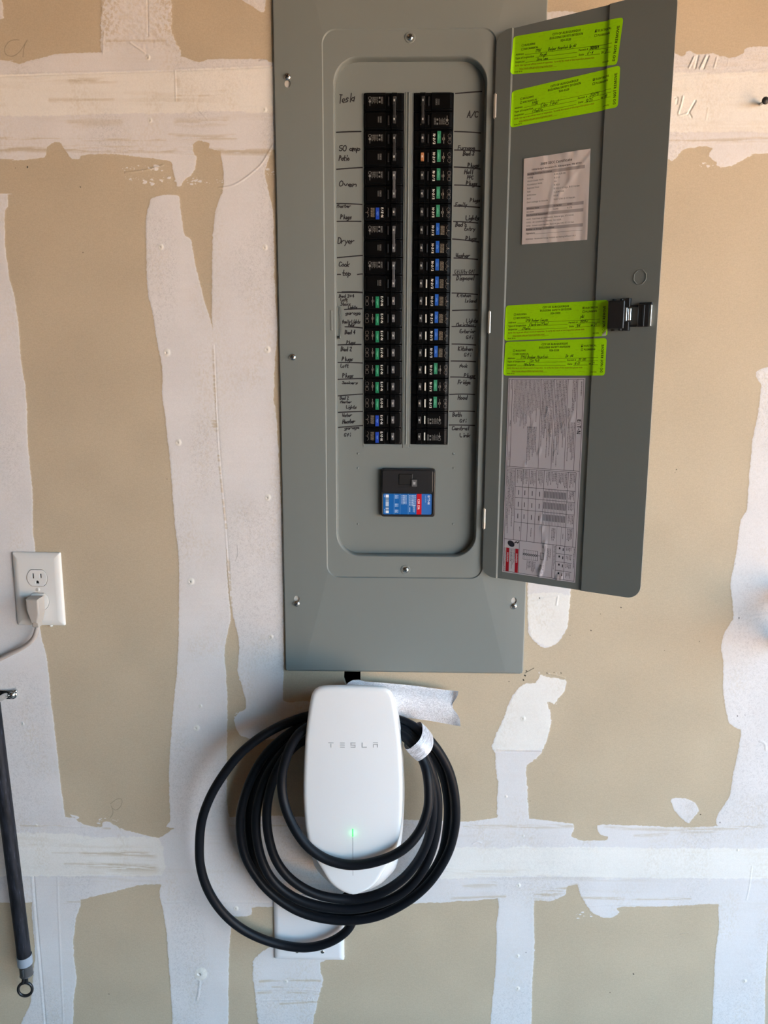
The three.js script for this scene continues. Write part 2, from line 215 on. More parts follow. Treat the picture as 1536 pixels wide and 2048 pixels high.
function wallTile(x0, x1, y0, y1, ppm = 1.62) {                        // colour and relief of one piece of the wall (mm)
  const w = Math.round((x1 - x0) * ppm), h = Math.round((y1 - y0) * ppm);
  const T = ([px, py]) => { const [a, b] = W(px, py, 0); return [(a - x0) * ppm, (y1 - b) * ppm]; };
  const layer = (fill, draw) => { const c = canvasOf(w, h), k = c.getContext('2d'); k.fillStyle = fill; k.fillRect(0, 0, w, h); k.lineCap = k.lineJoin = 'round'; draw(k); return k.getImageData(0, 0, w, h).data; };
  const path = (k, pts) => { k.beginPath(); pts.forEach((p, i) => { const q = T(p); i ? k.lineTo(...q) : k.moveTo(...q); }); };
  const line = (k, wd, pts) => { const q = pts.map(T); k.lineWidth = wd; k.beginPath(); k.moveTo(...q[0]); for (let i = 1; i < q.length - 1; i++) k.quadraticCurveTo(...q[i], (q[i][0] + q[i + 1][0]) / 2, (q[i][1] + q[i + 1][1]) / 2); k.lineTo(...q[q.length - 1]); k.stroke(); };
  const S = 1.25;                                                      // texture pixels per photo pixel
  const mud = layer('#000', (k) => {
    k.fillStyle = '#fff';
    for (const [amp, pts] of MUD) { path(k, ragged(pts, amp)); k.closePath(); k.fill(); }
    for (const [x, y, r] of CRUMBS) { const [a, b] = T([x, y]); k.beginPath(); for (let q = 0; q < 6; q++) { const t = q * 1.047 + vn(x * 9, q * 3.3), d = r * S * (0.35 + vn(x * 7 + q * 5.1, y) * 0.95); k.lineTo(a + d * 1.35 * Math.cos(t), b + d * 0.8 * Math.sin(t)); } k.fill(); }
  });
  const fr = layer('#000', (k) => { k.fillStyle = 'rgba(255,255,255,0.34)'; for (const pts of FRESH) for (const a of [0.6, 2.2, 4]) { path(k, ragged(pts, a)); k.closePath(); k.fill(); } k.fillStyle = 'rgba(255,255,255,0.8)'; for (const [x, y, r] of CAPS) { const [a, b] = T([x, y]); k.beginPath(); k.ellipse(a, b, r * S * 0.85, r * S * 1.02, 0.4, 0, 7); k.fill(); } });
  const worn = layer('#000', (k) => { for (const [wd, a, pts] of STREAK) for (const f of [2, 1.6, 1.25, 0.9, 0.55]) { k.strokeStyle = `rgba(255,255,255,${a / 3.2})`; line(k, wd * f * S, pts); } });
  const rel = layer('rgb(128,128,128)', (k) => {
    for (const [wd, a, pts] of RIDGE) { const v = Math.round(128 + 110 * a * 0.75); k.strokeStyle = `rgb(${v},${v},${v})`; line(k, wd * S, pts); }
    for (const [x, y, r] of CAPS) {
      const [a, b] = T([x, y]);
      for (let i = 0; i < 5; i++) { const v = 140 + i * 22; k.fillStyle = `rgb(${v},${v},${v})`; k.beginPath(); k.ellipse(a + i * 0.4, b, r * S * (1 - i * 0.17), r * S * (1 - i * 0.17) * 1.12, 0, 0, 7); k.fill(); }
      k.fillStyle = 'rgb(90,90,90)'; k.beginPath(); k.ellipse(a - r * 0.3, b + r * 0.1, r * 0.28, r * 0.2, 0.6, 0, 7); k.fill();
    }
  });
  const ink = layer('#000', (k) => {
    k.fillStyle = '#fff'; for (const [x, y, r] of SPECKS) { const [a, b] = T([x, y]); k.beginPath(); k.globalAlpha = 0.5 + 0.5 * vn(x, y); k.ellipse(a, b, r * S * 0.95, r * S * 0.6, x, 0, 7); k.fill(); k.globalAlpha = 1; }
    k.strokeStyle = 'rgba(255,255,255,0.28)'; for (const p of PENCIL) line(k, 1.3, p);
    k.strokeStyle = 'rgba(255,255,255,0.8)'; line(k, 1.3, P2('1050,1346 1068,1336'));
  });
  const n = w * h, cov = new Float32Array(n), r0 = new Float32Array(n);
  for (let i = 0; i < n; i++) { cov[i] = mud[i * 4] / 255; r0[i] = (rel[i * 4] - 128) / 127; }
  const blur = (a, r) => {                                             // two passes of a box blur
    const t = new Float32Array(n), d = 2 * r + 1;
    for (let pass = 0; pass < 2; pass++) {
      for (let y = 0; y < h; y++) { let s = 0; const o = y * w; for (let x = -r; x <= r; x++) s += a[o + Math.min(w - 1, Math.max(0, x))]; for (let x = 0; x < w; x++) { t[o + x] = s / d; s += a[o + Math.min(w - 1, x + r + 1)] - a[o + Math.max(0, x - r)]; } }
      for (let x = 0; x < w; x++) { let s = 0; for (let y = -r; y <= r; y++) s += t[Math.min(h - 1, Math.max(0, y)) * w + x]; for (let y = 0; y < h; y++) { a[y * w + x] = s / d; s += t[Math.min(h - 1, y + r + 1) * w + x] - t[Math.max(0, y - r) * w + x]; } }
    }
    return a;
  };
  const high = blur(Float32Array.from(cov), 2); blur(r0, 1);
  const col = new Uint8Array(n * 4), bump = new Float32Array(n * 4);
  const paper = [190, 176, 153], thin = [221, 219, 220], fresh = [237, 235, 229];
  for (let y = 0; y < h; y++) for (let x = 0; x < w; x++) {
    const i = y * w + x, X = x0 + x / ppm, Y = y1 - y / ppm, j = ((h - 1 - y) * w + x) * 4;
    const fine = vn(X * 0.9, Y * 0.9) - 0.5, fib = vn(X * 0.25 + 31, Y * 0.8) - 0.5, big = vn(X * 0.02, Y * 0.02) - 0.5, mid = vn(X * 0.09 + 11, Y * 0.09) - 0.5;
    const scuff = Math.max(0, vn(X * 0.035 + 77, Y * 0.018) - 0.45) * Math.max(0, vn(X * 0.5, Y * 0.35 + 9) - 0.35);   // dust rubbed into the sanded strips
    const brush = vn(X * 0.012, Y * 0.35 + 5) - 0.5;
    const sm = (t) => { const q = Math.max(0, Math.min(1, t)); return q * q * (3 - 2 * q); }, drag = vn(X * 0.028, Y * 0.42 + 3) * 0.7 + vn(X * 0.12 + 40, Y * 0.8) * 0.3;
    const joint = Math.max(0, 1 - Math.abs(Y - 1960) / 95, 1 - Math.abs(Y - 715) / 85), roll = Y > 2005 && X > -490 && X < -290 ? sm((Y - 2005) / 40) * (0.35 + 0.65 * sm((Math.abs(X + 390) - 12) / 36)) : 0;
    let c = cov[i] * (0.965 - 1.1 * worn[i * 4] / 255 * sm((drag - 0.3) / 0.35) - joint * 0.2 * sm((vn(X * 0.006 + 20, Y * 0.09) - 0.5) / 0.4) * sm((drag - 0.35) / 0.3) - roll * 0.6 * sm((vn(X * 0.3 + Y * 0.16, Y * 0.26 - X * 0.12) * 0.55 + vn(X * 0.8 - Y * 0.35, Y * 0.7 + X * 0.25) * 0.45 - 0.4) / 0.3) - 0.75 * scuff - 0.05 * Math.max(0, mid));
    c = Math.max(0, Math.min(1, c));
    const dust = cov[i] * (1 - 0.7 * fr[i * 4] / 255) * sm((vn(X * 0.016 + 7, Y * 0.007) - 0.42) / 0.3) * sm((vn(X * 1.15 + Y * 0.3, Y * 1.15 - X * 0.3) * 0.65 + vn(X * 0.37 + 5, Y * 0.37) * 0.35 - 0.42) / 0.4);   // grit in the sanded strips
    const pk = 1 + fine * 0.05 + fib * 0.018 + big * 0.04, mk = 1 - dust * 0.07 + fine * 0.03 + big * 0.03 + brush * 0.008, dark = 1 - 0.75 * ink[i * 4] / 255;
    for (let q = 0; q < 3; q++) col[j + q] = Math.min(255, (paper[q] * pk * (1 - c) + (thin[q] + (fresh[q] - thin[q]) * fr[i * 4] / 255) * mk * c) * dark);
    col[j + 3] = 255;
    const stip = cov[i] * (Y > 2010 && X < -300 ? 1 : 0) * (vn(X * 0.28, Y * 0.34) - 0.4) * 0.16;                  // roller stipple above the top joint
    bump[j] = bump[j + 1] = bump[j + 2] = 0.3 + high[i] * 0.17 + r0[i] * 0.6 + fine * 0.007 + fib * 0.0015 + cov[i] * (mid * 0.03 + brush * 0.004) + stip; bump[j + 3] = 1;
  }
  const tex = (a, srgb) => { const t = new THREE.DataTexture(a, w, h, THREE.RGBAFormat, srgb ? THREE.UnsignedByteType : THREE.FloatType); t.magFilter = t.minFilter = THREE.LinearFilter; if (srgb) t.colorSpace = THREE.SRGBColorSpace; t.needsUpdate = true; return t; };
  return mat({ map: tex(col, true), bumpMap: tex(bump, false), bumpScale: 0.0024, roughness: 0.93, specularIntensity: 0.35 });
}
const PX0 = -193, PX1 = 197, PY0 = 1071.5, PY1 = 2196;                 // outer edges of the panel cover
const XS = [-930, 2, 860], YS = [300, 713, 1947, 2300], wall = new THREE.Group();
wall.name = 'wall_back'; wall.userData.kind = 'structure'; scene.add(wall);
for (let i = 0; i < 2; i++) for (let j = 0; j < 3; j++) {
  const [x0, x1, y0, y1] = [XS[i], XS[i + 1], YS[j], YS[j + 1]], s = poly([[x0, y0], [x1, y0], [x1, y1], [x0, y1]]);
  const cut = (a, b, c, d) => { const [l, r, t, u] = [Math.max(a, x0), Math.min(b, x1), Math.max(c, y0), Math.min(d, y1)]; return l < r && t < u ? [l, r, t, u] : null; };
  let S = s;
  const hole = cut(-160, 164, 1100, 2165);
  if (hole) {                                                          // the opening for the flush panel, an L or a notch in each piece
    const [l, r, t, u] = hole, left = i === 0;
    const e = left ? x1 : x0, f = left ? x0 : x1, k = left ? l : r;
    const pts = j === 2 ? [[f, y0], [k, y0], [k, u], [e, u], [e, y1], [f, y1]] : [[f, y0], [e, y0], [e, t], [k, t], [k, y1], [f, y1]];
    S = poly(left ? pts : pts.slice().reverse());
  }
  if (i === 0 && j === 1) { const [a, b] = W(688, 1340, 0), [c, d] = W(721, 1376, 0); const H = poly([[a, b], [a - 1, d + 14], [a + 4, d], [c, d + 1], [c, b]]); S.holes.push(H); }
  const g = uvBox(ext(S, -12.7, 0), x0, x1, y0, y1);
  part('drywall_sheet', g, wallTile(x0, x1, y0, y1), wall);
}
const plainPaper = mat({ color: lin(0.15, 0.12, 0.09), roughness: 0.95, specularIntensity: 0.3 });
const RX = 1700, LX = -3000, ZF = 6400, CH = 2700;                      // the garage: right wall, left wall, front wall, ceiling height
part('drywall_sheet', [box(LX, XS[0], 0, CH, -12.7, 0), box(XS[2], RX, 0, CH, -12.7, 0), box(XS[0], XS[2], 0, YS[0], -12.7, 0), box(XS[0], XS[2], YS[3], CH, -12.7, 0)], mat({ color: lin(0.51, 0.43, 0.32), roughness: 0.93, specularIntensity: 0.35 }), wall);
part('sheathing', box(LX - 150, RX + 150, -100, CH + 150, -160, -125), mat({ color: lin(0.12, 0.085, 0.05), roughness: 0.9 }), wall);
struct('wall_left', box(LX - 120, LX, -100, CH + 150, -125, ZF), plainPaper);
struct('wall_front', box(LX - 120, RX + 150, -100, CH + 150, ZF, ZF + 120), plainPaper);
const DZ0 = 300, DZ1 = 3900, DH = 2150;                                 // the garage doorway in the right wall
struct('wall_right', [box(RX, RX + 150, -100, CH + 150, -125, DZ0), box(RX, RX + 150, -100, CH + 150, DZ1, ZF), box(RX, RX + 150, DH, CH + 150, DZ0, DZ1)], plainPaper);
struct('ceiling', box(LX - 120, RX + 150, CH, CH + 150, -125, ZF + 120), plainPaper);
const concrete = pixTex(256, 256, (x, y) => { const v = 0.48 + (vn(x * 0.5, y * 0.5) - 0.5) * 0.1 + (vn(x * 0.0625, y * 0.0625) - 0.5) * 0.1; return [v, v * 0.96, v * 0.9]; });
concrete.repeat.set(4, 4);
struct('floor', box(LX - 120, RX + 150, -100, 0, -125, ZF + 120), mat({ map: concrete, roughness: 0.8 }));
struct('driveway', box(RX + 150, RX + 40000, -120, -20, -30000, 36000), mat({ color: lin(0.5, 0.33, 0.16), roughness: 0.95 }));

// ---------- electrical panel ----------
const enamel = pixTex(256, 256, (x, y) => 0.5 + (vn(x * 0.5, y * 0.5) - 0.5) * 0.7 + (vn(x * 0.125, y * 0.125) - 0.5) * 0.5, false);
enamel.repeat.set(0.05, 0.05);
const GREY = lin(0.2, 0.222, 0.215);
const greyMat = mat({ color: GREY, roughness: 0.42, specularIntensity: 0.8 });
const steel = mat({ color: lin(0.72, 0.71, 0.69), metalness: 1, roughness: 0.22 });
const dullSteel = mat({ color: lin(0.5, 0.49, 0.46), metalness: 1, roughness: 0.38 });
const black = mat({ color: lin(0.012, 0.012, 0.013), roughness: 0.42 });
const blackSatin = mat({ color: lin(0.02, 0.02, 0.022), roughness: 0.3 });
const PCX = 2, panel = thing('electrical_panel', 'large grey steel breaker panel set in the wall with its door swung open', 'breaker panel', [PCX, PY0, 0]);
const DZ = -9;                                                            // plane of the inner plate
const OP = [-110, 118, 1263.5, 2004], EM = [-122.5, 126, 1232, 2036];     // opening and embossed door seat
{
  const BX0 = -163, BX1 = 167, BY0 = 1075, BY1 = 2192, Z0 = 9, Z1 = 7;    // gently pitched faces around the door seat
  const arc = (cx, cy, r, a0, a1, n = 10) => Array.from({ length: n + 1 }, (_, i) => { const a = a0 + (a1 - a0) * i / n; return [cx + r * Math.cos(a), cy + r * Math.sin(a)]; });
  const R = 20, t = (7880 - Math.sqrt(7880 * 7880 - 4 * 26249 * 400)) / (2 * 26249), dx = 40 * t, dy = 157 * t, al = Math.atan2(R - dy, R - dx);   // where the hip meets the rounded corner
  const cs = [[EM[0] + R, EM[2] + R, Math.PI, 1], [EM[1] - R, EM[2] + R, -Math.PI / 2, 0], [EM[1] - R, EM[3] - R, 0, 1], [EM[0] + R, EM[3] - R, Math.PI / 2, 0]];
  const bl = arc(cs[0][0], cs[0][1], R, Math.PI, Math.PI + al), bl2 = arc(cs[0][0], cs[0][1], R, Math.PI + al, 1.5 * Math.PI);
  const br = arc(cs[1][0], cs[1][1], R, 1.5 * Math.PI, 2 * Math.PI - al), br2 = arc(cs[1][0], cs[1][1], R, 2 * Math.PI - al, 2 * Math.PI);
  const tr = arc(cs[2][0], cs[2][1], R, 0, al), tr2 = arc(cs[2][0], cs[2][1], R, al, Math.PI / 2), tl = arc(cs[3][0], cs[3][1], R, Math.PI / 2, Math.PI - al), tl2 = arc(cs[3][0], cs[3][1], R, Math.PI - al, Math.PI);
  const face = (pts, zf, holes = []) => { const s = poly(pts); s.holes = holes; const g = new THREE.ShapeGeometry(s), p = g.attributes.position; for (let i = 0; i < p.count; i++) p.setZ(i, zf(p.getX(i), p.getY(i))); g.computeVertexNormals(); return g; };
  const slot = (x, y, h, up) => { const s = new THREE.Path(); s.absellipse(x, y + up * 4.2, 4.4, h, 0, Math.PI * 2); return s; };
  const F = [
    face([...bl2, ...br, [BX1, BY0], [BX0, BY0]].reverse(), (x, y) => Z0 - (Z0 - Z1) * (EM[2] - y) / 157),
    face([...tr2, ...tl, [BX0, BY1], [BX1, BY1]].reverse(), (x, y) => Z0 - (Z0 - Z1) * (y - EM[3]) / 157),
    face([...tl2, ...bl, [BX0, BY0], [BX0, BY1]].reverse(), (x) => Z0 - (Z0 - Z1) * (EM[0] - x) / 40),
    face([...br2, ...tr, [BX1, BY1], [BX1, BY0]].reverse(), (x) => Z0 - (Z0 - Z1) * (x - EM[1]) / 40),
    face([[PX0 + 2, PY0 + 2], [BX0, BY0], [BX0, BY1], [PX0 + 2, PY1]], (x) => Z1 - 2 * (BX0 - x) / 28, [slot(-172.6, 1969, 5, -1), slot(-171.9, 1191, 5.4, 1)]),
    face([[PX1 - 2, PY0 + 2], [PX1 - 2, PY1], [BX1, BY1], [BX1, BY0]], (x) => Z1 - 2 * (x - BX1) / 28, [slot(177.6, 1192, 5.4, 1), slot(177.6, 1969, 5, -1)]),
    face([[PX0 + 2, PY0 + 2], [PX1 - 2, PY0 + 2], [BX1, BY0], [BX0, BY0]], (x, y) => Math.min(Z1, 5 + 2 * Math.max(0, Math.min(1, (x - PX0 - 2) / 28, (PX1 - 2 - x) / 28)))),
  ];
  for (const g of F) { const i = g.index.array, n = g.attributes.normal; if (n.getZ(0) < 0) { for (let k = 0; k < i.length; k += 3) [i[k], i[k + 1]] = [i[k + 1], i[k]]; g.computeVertexNormals(); } }
  // rolled outer edge
  const edge = [[PX0 + 2, PY1], [PX0 + 2, PY0 + 5], [PX0 + 5, PY0 + 2], [PX1 - 5, PY0 + 2], [PX1 - 2, PY0 + 5], [PX1 - 2, PY1]];
  const prof = [[0, 5], [1.1, 4.6], [1.8, 3.6], [2, 2.4], [2, 0]];
  const roll = quads((u, v) => {
    const k = Math.min(edge.length - 1.0001, u * (edge.length - 1)), a = Math.floor(k), f = k - a, p = [0, 1].map((q) => edge[a][q] + (edge[a + 1][q] - edge[a][q]) * f);
    const q = v * 4, b = Math.min(3, Math.floor(q)), g = q - b, o = prof[b][0] + (prof[b + 1][0] - prof[b][0]) * g, z = prof[b][1] + (prof[b + 1][1] - prof[b][1]) * g;
    const nx = p[0] < PX0 + 4 ? -1 : p[0] > PX1 - 4 ? 1 : 0, ny = p[1] < PY0 + 4 ? -1 : 0;
    return [p[0] + nx * o, p[1] + ny * o, z];
  }, 50, 4);
  // the door seat, pressed in a little, with the opening cut through it; its edge turns inwards
  const seat = rr(EM[0], EM[1], EM[2], EM[3], R); seat.holes.push(rr(OP[0] + 3, OP[1] - 3, OP[2] + 3, OP[3] - 3, 37, new THREE.Path()));
  const ring = (r0, z0, r1, z1, base, rad, n = 1, fz) => {                // band between two rounded rectangles that differ by an inset
    const pts = (d) => rr(base[0] + d, base[1] - d, base[2] + d, base[3] - d, Math.max(1, rad - d)).getPoints(12).slice(0, -1);
    const A = pts(r0).length; return quads((u, v) => { const t0 = r0 + (r1 - r0) * v, q = pts(t0)[Math.round(u * A) % A], f = fz ? fz(v) : v; return [q.x, q.y, z0 + (z1 - z0) * f]; }, A, n);
  };
  const frontSeat = new THREE.ShapeGeometry(seat, 12).translate(0, 0, 7.2);
  const step = ring(0, 9, 1.6, 7.2, EM, R, 3, (v) => v * v * (3 - 2 * v));
  const lip = ring(3, 7.2, 5.5, 0.2, OP, 40, 8, (v) => 1 - Math.sqrt(1 - v * v));
  const lip2 = ring(5.5, 0.2, 5.5, DZ - 1, OP, 40, 1);
  part('cover', [...F, roll, frontSeat, step, lip, lip2], greyMat, panel);
}
// inner plate behind the opening, with the handwriting on it
const DF = [OP[0] - 4, OP[1] + 4, OP[2] - 4, OP[3] + 4], SC = (1203 - DZ) / 1205, dfc = canvasOf(Math.round((DF[1] - DF[0]) * 2.7), Math.round((DF[3] - DF[2]) * 2.7));
{
  const k = dfc.getContext('2d'), s = 2.7, U = (px, py) => { const [x, y] = W(px, py, DZ); return [(x - DF[0]) * s, (DF[3] - y) * s]; };
  k.fillStyle = '#' + GREY.getHexString(); k.fillRect(0, 0, dfc.width, dfc.height);
  const q = s / 1.3;                                                     // texture pixels per photo pixel
  const write = (txt, x, y, h, o = {}) => { const [a, b] = U(x, y); pen(k, txt, a, b, h * q, { lw: (o.lwp ?? 1.65) * q, color: '#0e0a10', ...o }); };
  const rule = (x0, y0, x1, y1, w = 2, sag = 0) => { const [a, b] = U(x0, y0), [c, d] = U(x1, y1); k.lineWidth = w * q; k.strokeStyle = '#120e14'; k.lineCap = 'round'; k.beginPath(); k.moveTo(a, b); k.quadraticCurveTo((a + c) / 2 + 8, (b + d) / 2 + (sag - 0.8) * q, c, d); k.stroke(); };
  for (const r of '668,265,722,263 668,339,725,335 669,407,724,409 668,443,722,443 669,516,725,511 672,585,682,585 684,584.5,724,585,3 671,549.5,681,549 715,549,725,548 689,619,724,617.5 690,653.5,725,656 673,690,722,689 674,725,725,726 674,759,726,757 674,792,727,788 674,825,725,823 675,855,727,851 911,187,963,183 909,263,961,266 909,300,960,302 908,334,960,338 909,370,960,373 908,412,959,415 907,443,955,446 905,478,957,484 908,516,955,519 906,550,956,549.5 904,586,955,589 905,621,954,620 904,653,951,653.5 904,688,951,690 902,722,951,723.5 901,754,950,757,2,-1 898,789,949,789,2,-1 899,823,949,823,2,-1 898,850,949,851'.split(' ')) rule(...r.split(',').map(Number));
  const L = `Tesla|677,206,15 50 amp|678,302,10 Patio|678,321,9 Oven|678,373,10 Master|674,415,6 Plugs|681,438,8 Dryer|676,487,11 Cook|678,533,9 top|684,551,10 Bed 3+4|678,595,6 Loft|681,602.5,6 Stairs|681,611,6 Lights|696,617,5.5 garage|691,629,6.5 family Lights|684,646.5,6.5 Patio|697,652.5,5 Bed 4|690,668,7.5 Plugs|693,688,6.5 Bed 2|682,702,8 Plugs|684,722,8 Loft|681,735,7 Plugs|685,755,8 Smokers|684,768,5.5 Bed 2|680,799,6.5 Master|681,806,5 Lights|692,817,6.5 Water|684,834,7 Heater|685,847,7.5 garage|689,859,6.5 Gfi|688,873,7 A/C|934,235,11 Furnace|916,299,7 Bed 3|926,311,8 Plugs|935,335,8 Hall|929,348,8 PPC|934,359,7 Plugs|932,371,8 Plugs|940,404,7 Family|911,413,7 Lights|931,440,8 Bed 5|911,453,8 Entry|929,461,7 Plugs|931,481,8 Washer|911,515,8 Utility Gfi|909,547,7 Disposal|913,560,8 Kitchen|914,594,7 Island|929,605,7 Lights|932,645,7 Christmas|912,653,7 Exterior|919,666,7 Gfi|932,678,7 Kitchen|916,701,7.5 Gfi|928,713,7 Nook|919,735,7 Plugs|928,755,8 Fridge|916,768,7.5 Hood|916,799,8 Bath|905,833,8 Gfi|919,845,7 Central|904,860,7.5 Link|919,874,7.5`;
  for (const m of L.matchAll(/([A-Za-z0-9+/][A-Za-z0-9+/ ]*?)\|([\d.]+),([\d.]+),([\d.]+)/g)) write(m[1].trim(), +m[2], +m[3], +m[4], { wide: { Tesla: 0.42, Oven: 0.84, '50 amp': 0.7, Patio: 0.46, Furnace: 0.64, 'A/C': 0.62, garage: 0.75, 'family Lights': 0.46, Smokers: 0.8, 'Bed 3+4': 0.72, Master: 0.72, Central: 0.66, Link: 0.76, Gfi: 0.72 }[m[1]] ?? 0.56, lwp: +m[4] < 7.2 ? 1.3 : 1.6, tilt: m[1] === 'Tesla' ? -0.12 : /Water|Heater|garage/.test(m[1]) && +m[3] > 830 ? -0.07 : 0, jit: 0.1 });
}
const deadMat = mat({ map: ctex(dfc), roughness: 0.42, specularIntensity: 0.8 });
const COL = [[-63.5, -4.6], [9.2, 67.2]].map((c) => c.map((x) => x * SC)), ROW0 = 1550 + 404.4 * SC, PITCH = 25.45 * SC, RB = ROW0 - 20 * PITCH;
const MB = [-36.6 * SC, 49.4 * SC, 1550 - 219 * SC, 1550 - 142 * SC];
{
  const S = rr(DF[0], DF[1], DF[2], DF[3], 40);
  for (const [a, b] of COL) S.holes.push(rr(a, b, RB, ROW0, 1, new THREE.Path()));
  S.holes.push(rr(MB[0], MB[1], MB[2], MB[3], 5, new THREE.Path()));
  const plate = uvBox(new THREE.ExtrudeGeometry(S, { depth: 1.2, bevelEnabled: false, curveSegments: 10 }).translate(0, 0, DZ - 1.2), DF[0], DF[1], DF[2], DF[3]);
  const dead = part('dead_front', plate, deadMat, panel);
  // raised spine between the columns, turned tabs below them, embossed dots
  const spine = ext(poly([[-2.8, RB - 6], [7.4, RB - 6], [7.4, ROW0 + 1], [-2.8, ROW0 + 1]]), DZ - 0.3, DZ + 1.6, 0.7, 2);
  const ridge = ext(poly([[1.4, RB], [3.4, RB], [3.4, ROW0], [1.4, ROW0]]), DZ + 1.4, DZ + 3.2, 0.9, 3);
  const lips = COL.flatMap(([a, b]) => [box(a - 1, b + 1, RB - 4.5, RB - 0.2, DZ - 0.5, DZ + 0.7, 0.5), box(a - 1.2, a - 0.1, RB - 4, ROW0, DZ - 0.5, DZ + 0.8, 0.5), box(b + 0.1, b + 1.2, RB - 4, ROW0, DZ - 0.5, DZ + 0.8, 0.5)]);
  const dots = P2('716,907 716,936 716,1048 907,907 907,936 906,1048').map(([x, y]) => { const [a, b] = W(x, y, DZ); return new THREE.SphereGeometry(1.9, 12, 8).scale(1, 1, 0.55).translate(a, b, DZ); });
  part('spine', [spine, ridge, ...lips], greyMat, dead);
  for (const d of dots) part('dimple', d, greyMat, dead);
  // the latch keeper on the left edge of the opening
  const [kx0, ky1] = W(664, 613, 2), [kx1, ky0] = W(681, 672, 2);
  part('latch_keeper', [box(kx0 - 3, kx1, ky0, ky1, DZ, 2.4, 1), box(kx1 - 1.6, kx1, ky0 - 4, ky1, DZ, 3.6, 0.6), box(kx0 - 2, kx0 + 1, ky0 + 8, ky1 - 6, 2, 8, 0.7)], greyMat, panel);
  // the box in the wall: back, sides, and the rails that carry the breakers
  const steelIn = mat({ color: lin(0.1, 0.1, 0.1), roughness: 0.6 });
  part('enclosure', [box(-150, 154, 1110, 2155, -110, -108), box(-152, -150, 1110, 2155, -110, -1), box(154, 156, 1110, 2155, -110, -1), box(-152, 156, 1108, 1110, -110, -1), box(-152, 156, 2155, 2157, -110, -1)], steelIn, panel);
  part('bus_rail', [box(-70, 74, RB - 5, ROW0 + 5, -108, -70), box(-36, 50, 1325, 1415, -108, -70)], mat({ color: lin(0.015, 0.015, 0.016), roughness: 0.7 }), panel);
}
part('mounting_tab', [[-172.6, 1967], [-171.9, 1194], [177.6, 1195], [177.6, 1967]].map(([x, y]) => box(x - 7, x + 7, y - 12, y + 12, 2, 4, 0.4)), mat({ color: lin(0.62, 0.6, 0.56), roughness: 0.5 }), panel);
function screwGeo(r, h, x, y, z, kind = 'slot', turn = 0.6) {              // pan head with washer flange and a slot or cross
  const prof = [[0, h], [r * 0.35, h * 0.98], [r * 0.7, h * 0.82], [r * 0.92, h * 0.5], [r, h * 0.2], [r, 0], [0, 0]].map((p) => new THREE.Vector2(...p));
  const head = new THREE.LatheGeometry(prof.slice(0, 6).reverse(), 28).rotateX(Math.PI / 2);
  const arms = (kind === 'hex' ? [0] : kind === 'slot' ? [turn] : [turn, turn + Math.PI / 2]).map((a) => new THREE.BoxGeometry(r * 1.2, r * 0.26, h * 0.5).rotateZ(a).translate(0, 0, h * 0.78));
  return [join(head).translate(x, y, z), arms.map((g) => g.translate(x, y, z))];
}
const slotDark = mat({ color: lin(0.06, 0.058, 0.055), roughness: 0.5, metalness: 0.8 });
function screwPart(r, h, x, y, z, kind, turn, parent) { const [a, b] = screwGeo(r, h, x, y, z, kind, turn); const o = part('screw', a, steel, parent); part('screw_slot', b, slotDark, o); }
for (const [x, y, z, k, t] of [[3.3, 2024.5, 7, 'cross', 0.4], [3.4, 1245.8, 7, 'cross', 0.2], [-172.8, 1974.4, 5.6, 'cross', 0.9], [-171.9, 1578.4, 5.6, 'cross', 0.1], [-172.2, 1187.2, 5.6, 'slot', 0.8], [177.8, 1187, 5.6, 'cross', 0.5], [177.8, 1578.4, 5.6, 'cross', 0.3]]) {
  if (Math.abs(x) < 10) part('washer', new THREE.TorusGeometry(6.4, 1.3, 10, 28).scale(1, 1, 0.5).translate(x, y, z + 0.4), greyMat, panel);
  screwPart(k === 'slot' ? 5.4 : 5.2, 3.6, x, y, z, k, t, panel);
}

// ---------- the open door ----------
const HX = 125, HZ = 14, DA = 30 * D2R, DC = Math.cos(DA), DS = Math.sin(DA);
const dw = (s, n) => [HX + s * DC - n * DS, HZ + s * DS + n * DC];          // s along the door from the hinge, n out of its inner face
const hang = (g) => { const p = g.attributes.position; for (let i = 0; i < p.count; i++) { const [x, z] = dw(p.getX(i), p.getZ(i)); p.setX(i, x); p.setZ(i, z); } g.computeVertexNormals(); return g; };
const DY0 = 1238.3, DY1 = 2028.6, SW = 244.3, C1 = 23.5, C2 = 157.5, SINK = -2.6;
const level = (s) => s < C1 ? 0 : s < C1 + 1.6 ? SINK * (s - C1) / 1.6 : s < C2 ? SINK : s < C2 + 1.6 ? SINK * (1 - (s - C2) / 1.6) : 0;
const doorMat = mat({ color: GREY, roughness: 0.45, specularIntensity: 0.7 });
const R2 = 19, corner = (cx, cy, a0) => Array.from({ length: 11 }, (_, i) => [cx + R2 * Math.cos(a0 + i * Math.PI / 20), cy + R2 * Math.sin(a0 + i * Math.PI / 20)]);
const flap = [[C1, DY0], [C1, DY1], ...corner(R2, DY1 - R2, Math.PI / 2), ...corner(R2, DY0 + R2, Math.PI)];
const free = [[C2 + 1.6, DY1], [C2 + 1.6, DY0], ...corner(SW - R2, DY0 + R2, -Math.PI / 2), ...corner(SW - R2, DY1 - R2, 0)];
const slab = (pts, z) => { const s = poly(pts); if (THREE.ShapeUtils.isClockWise(s.getPoints())) s.curves.reverse(); return ext(poly(THREE.ShapeUtils.isClockWise(s.getPoints()) ? pts.slice().reverse() : pts), z - 1.4, z, 0.4, 2); };
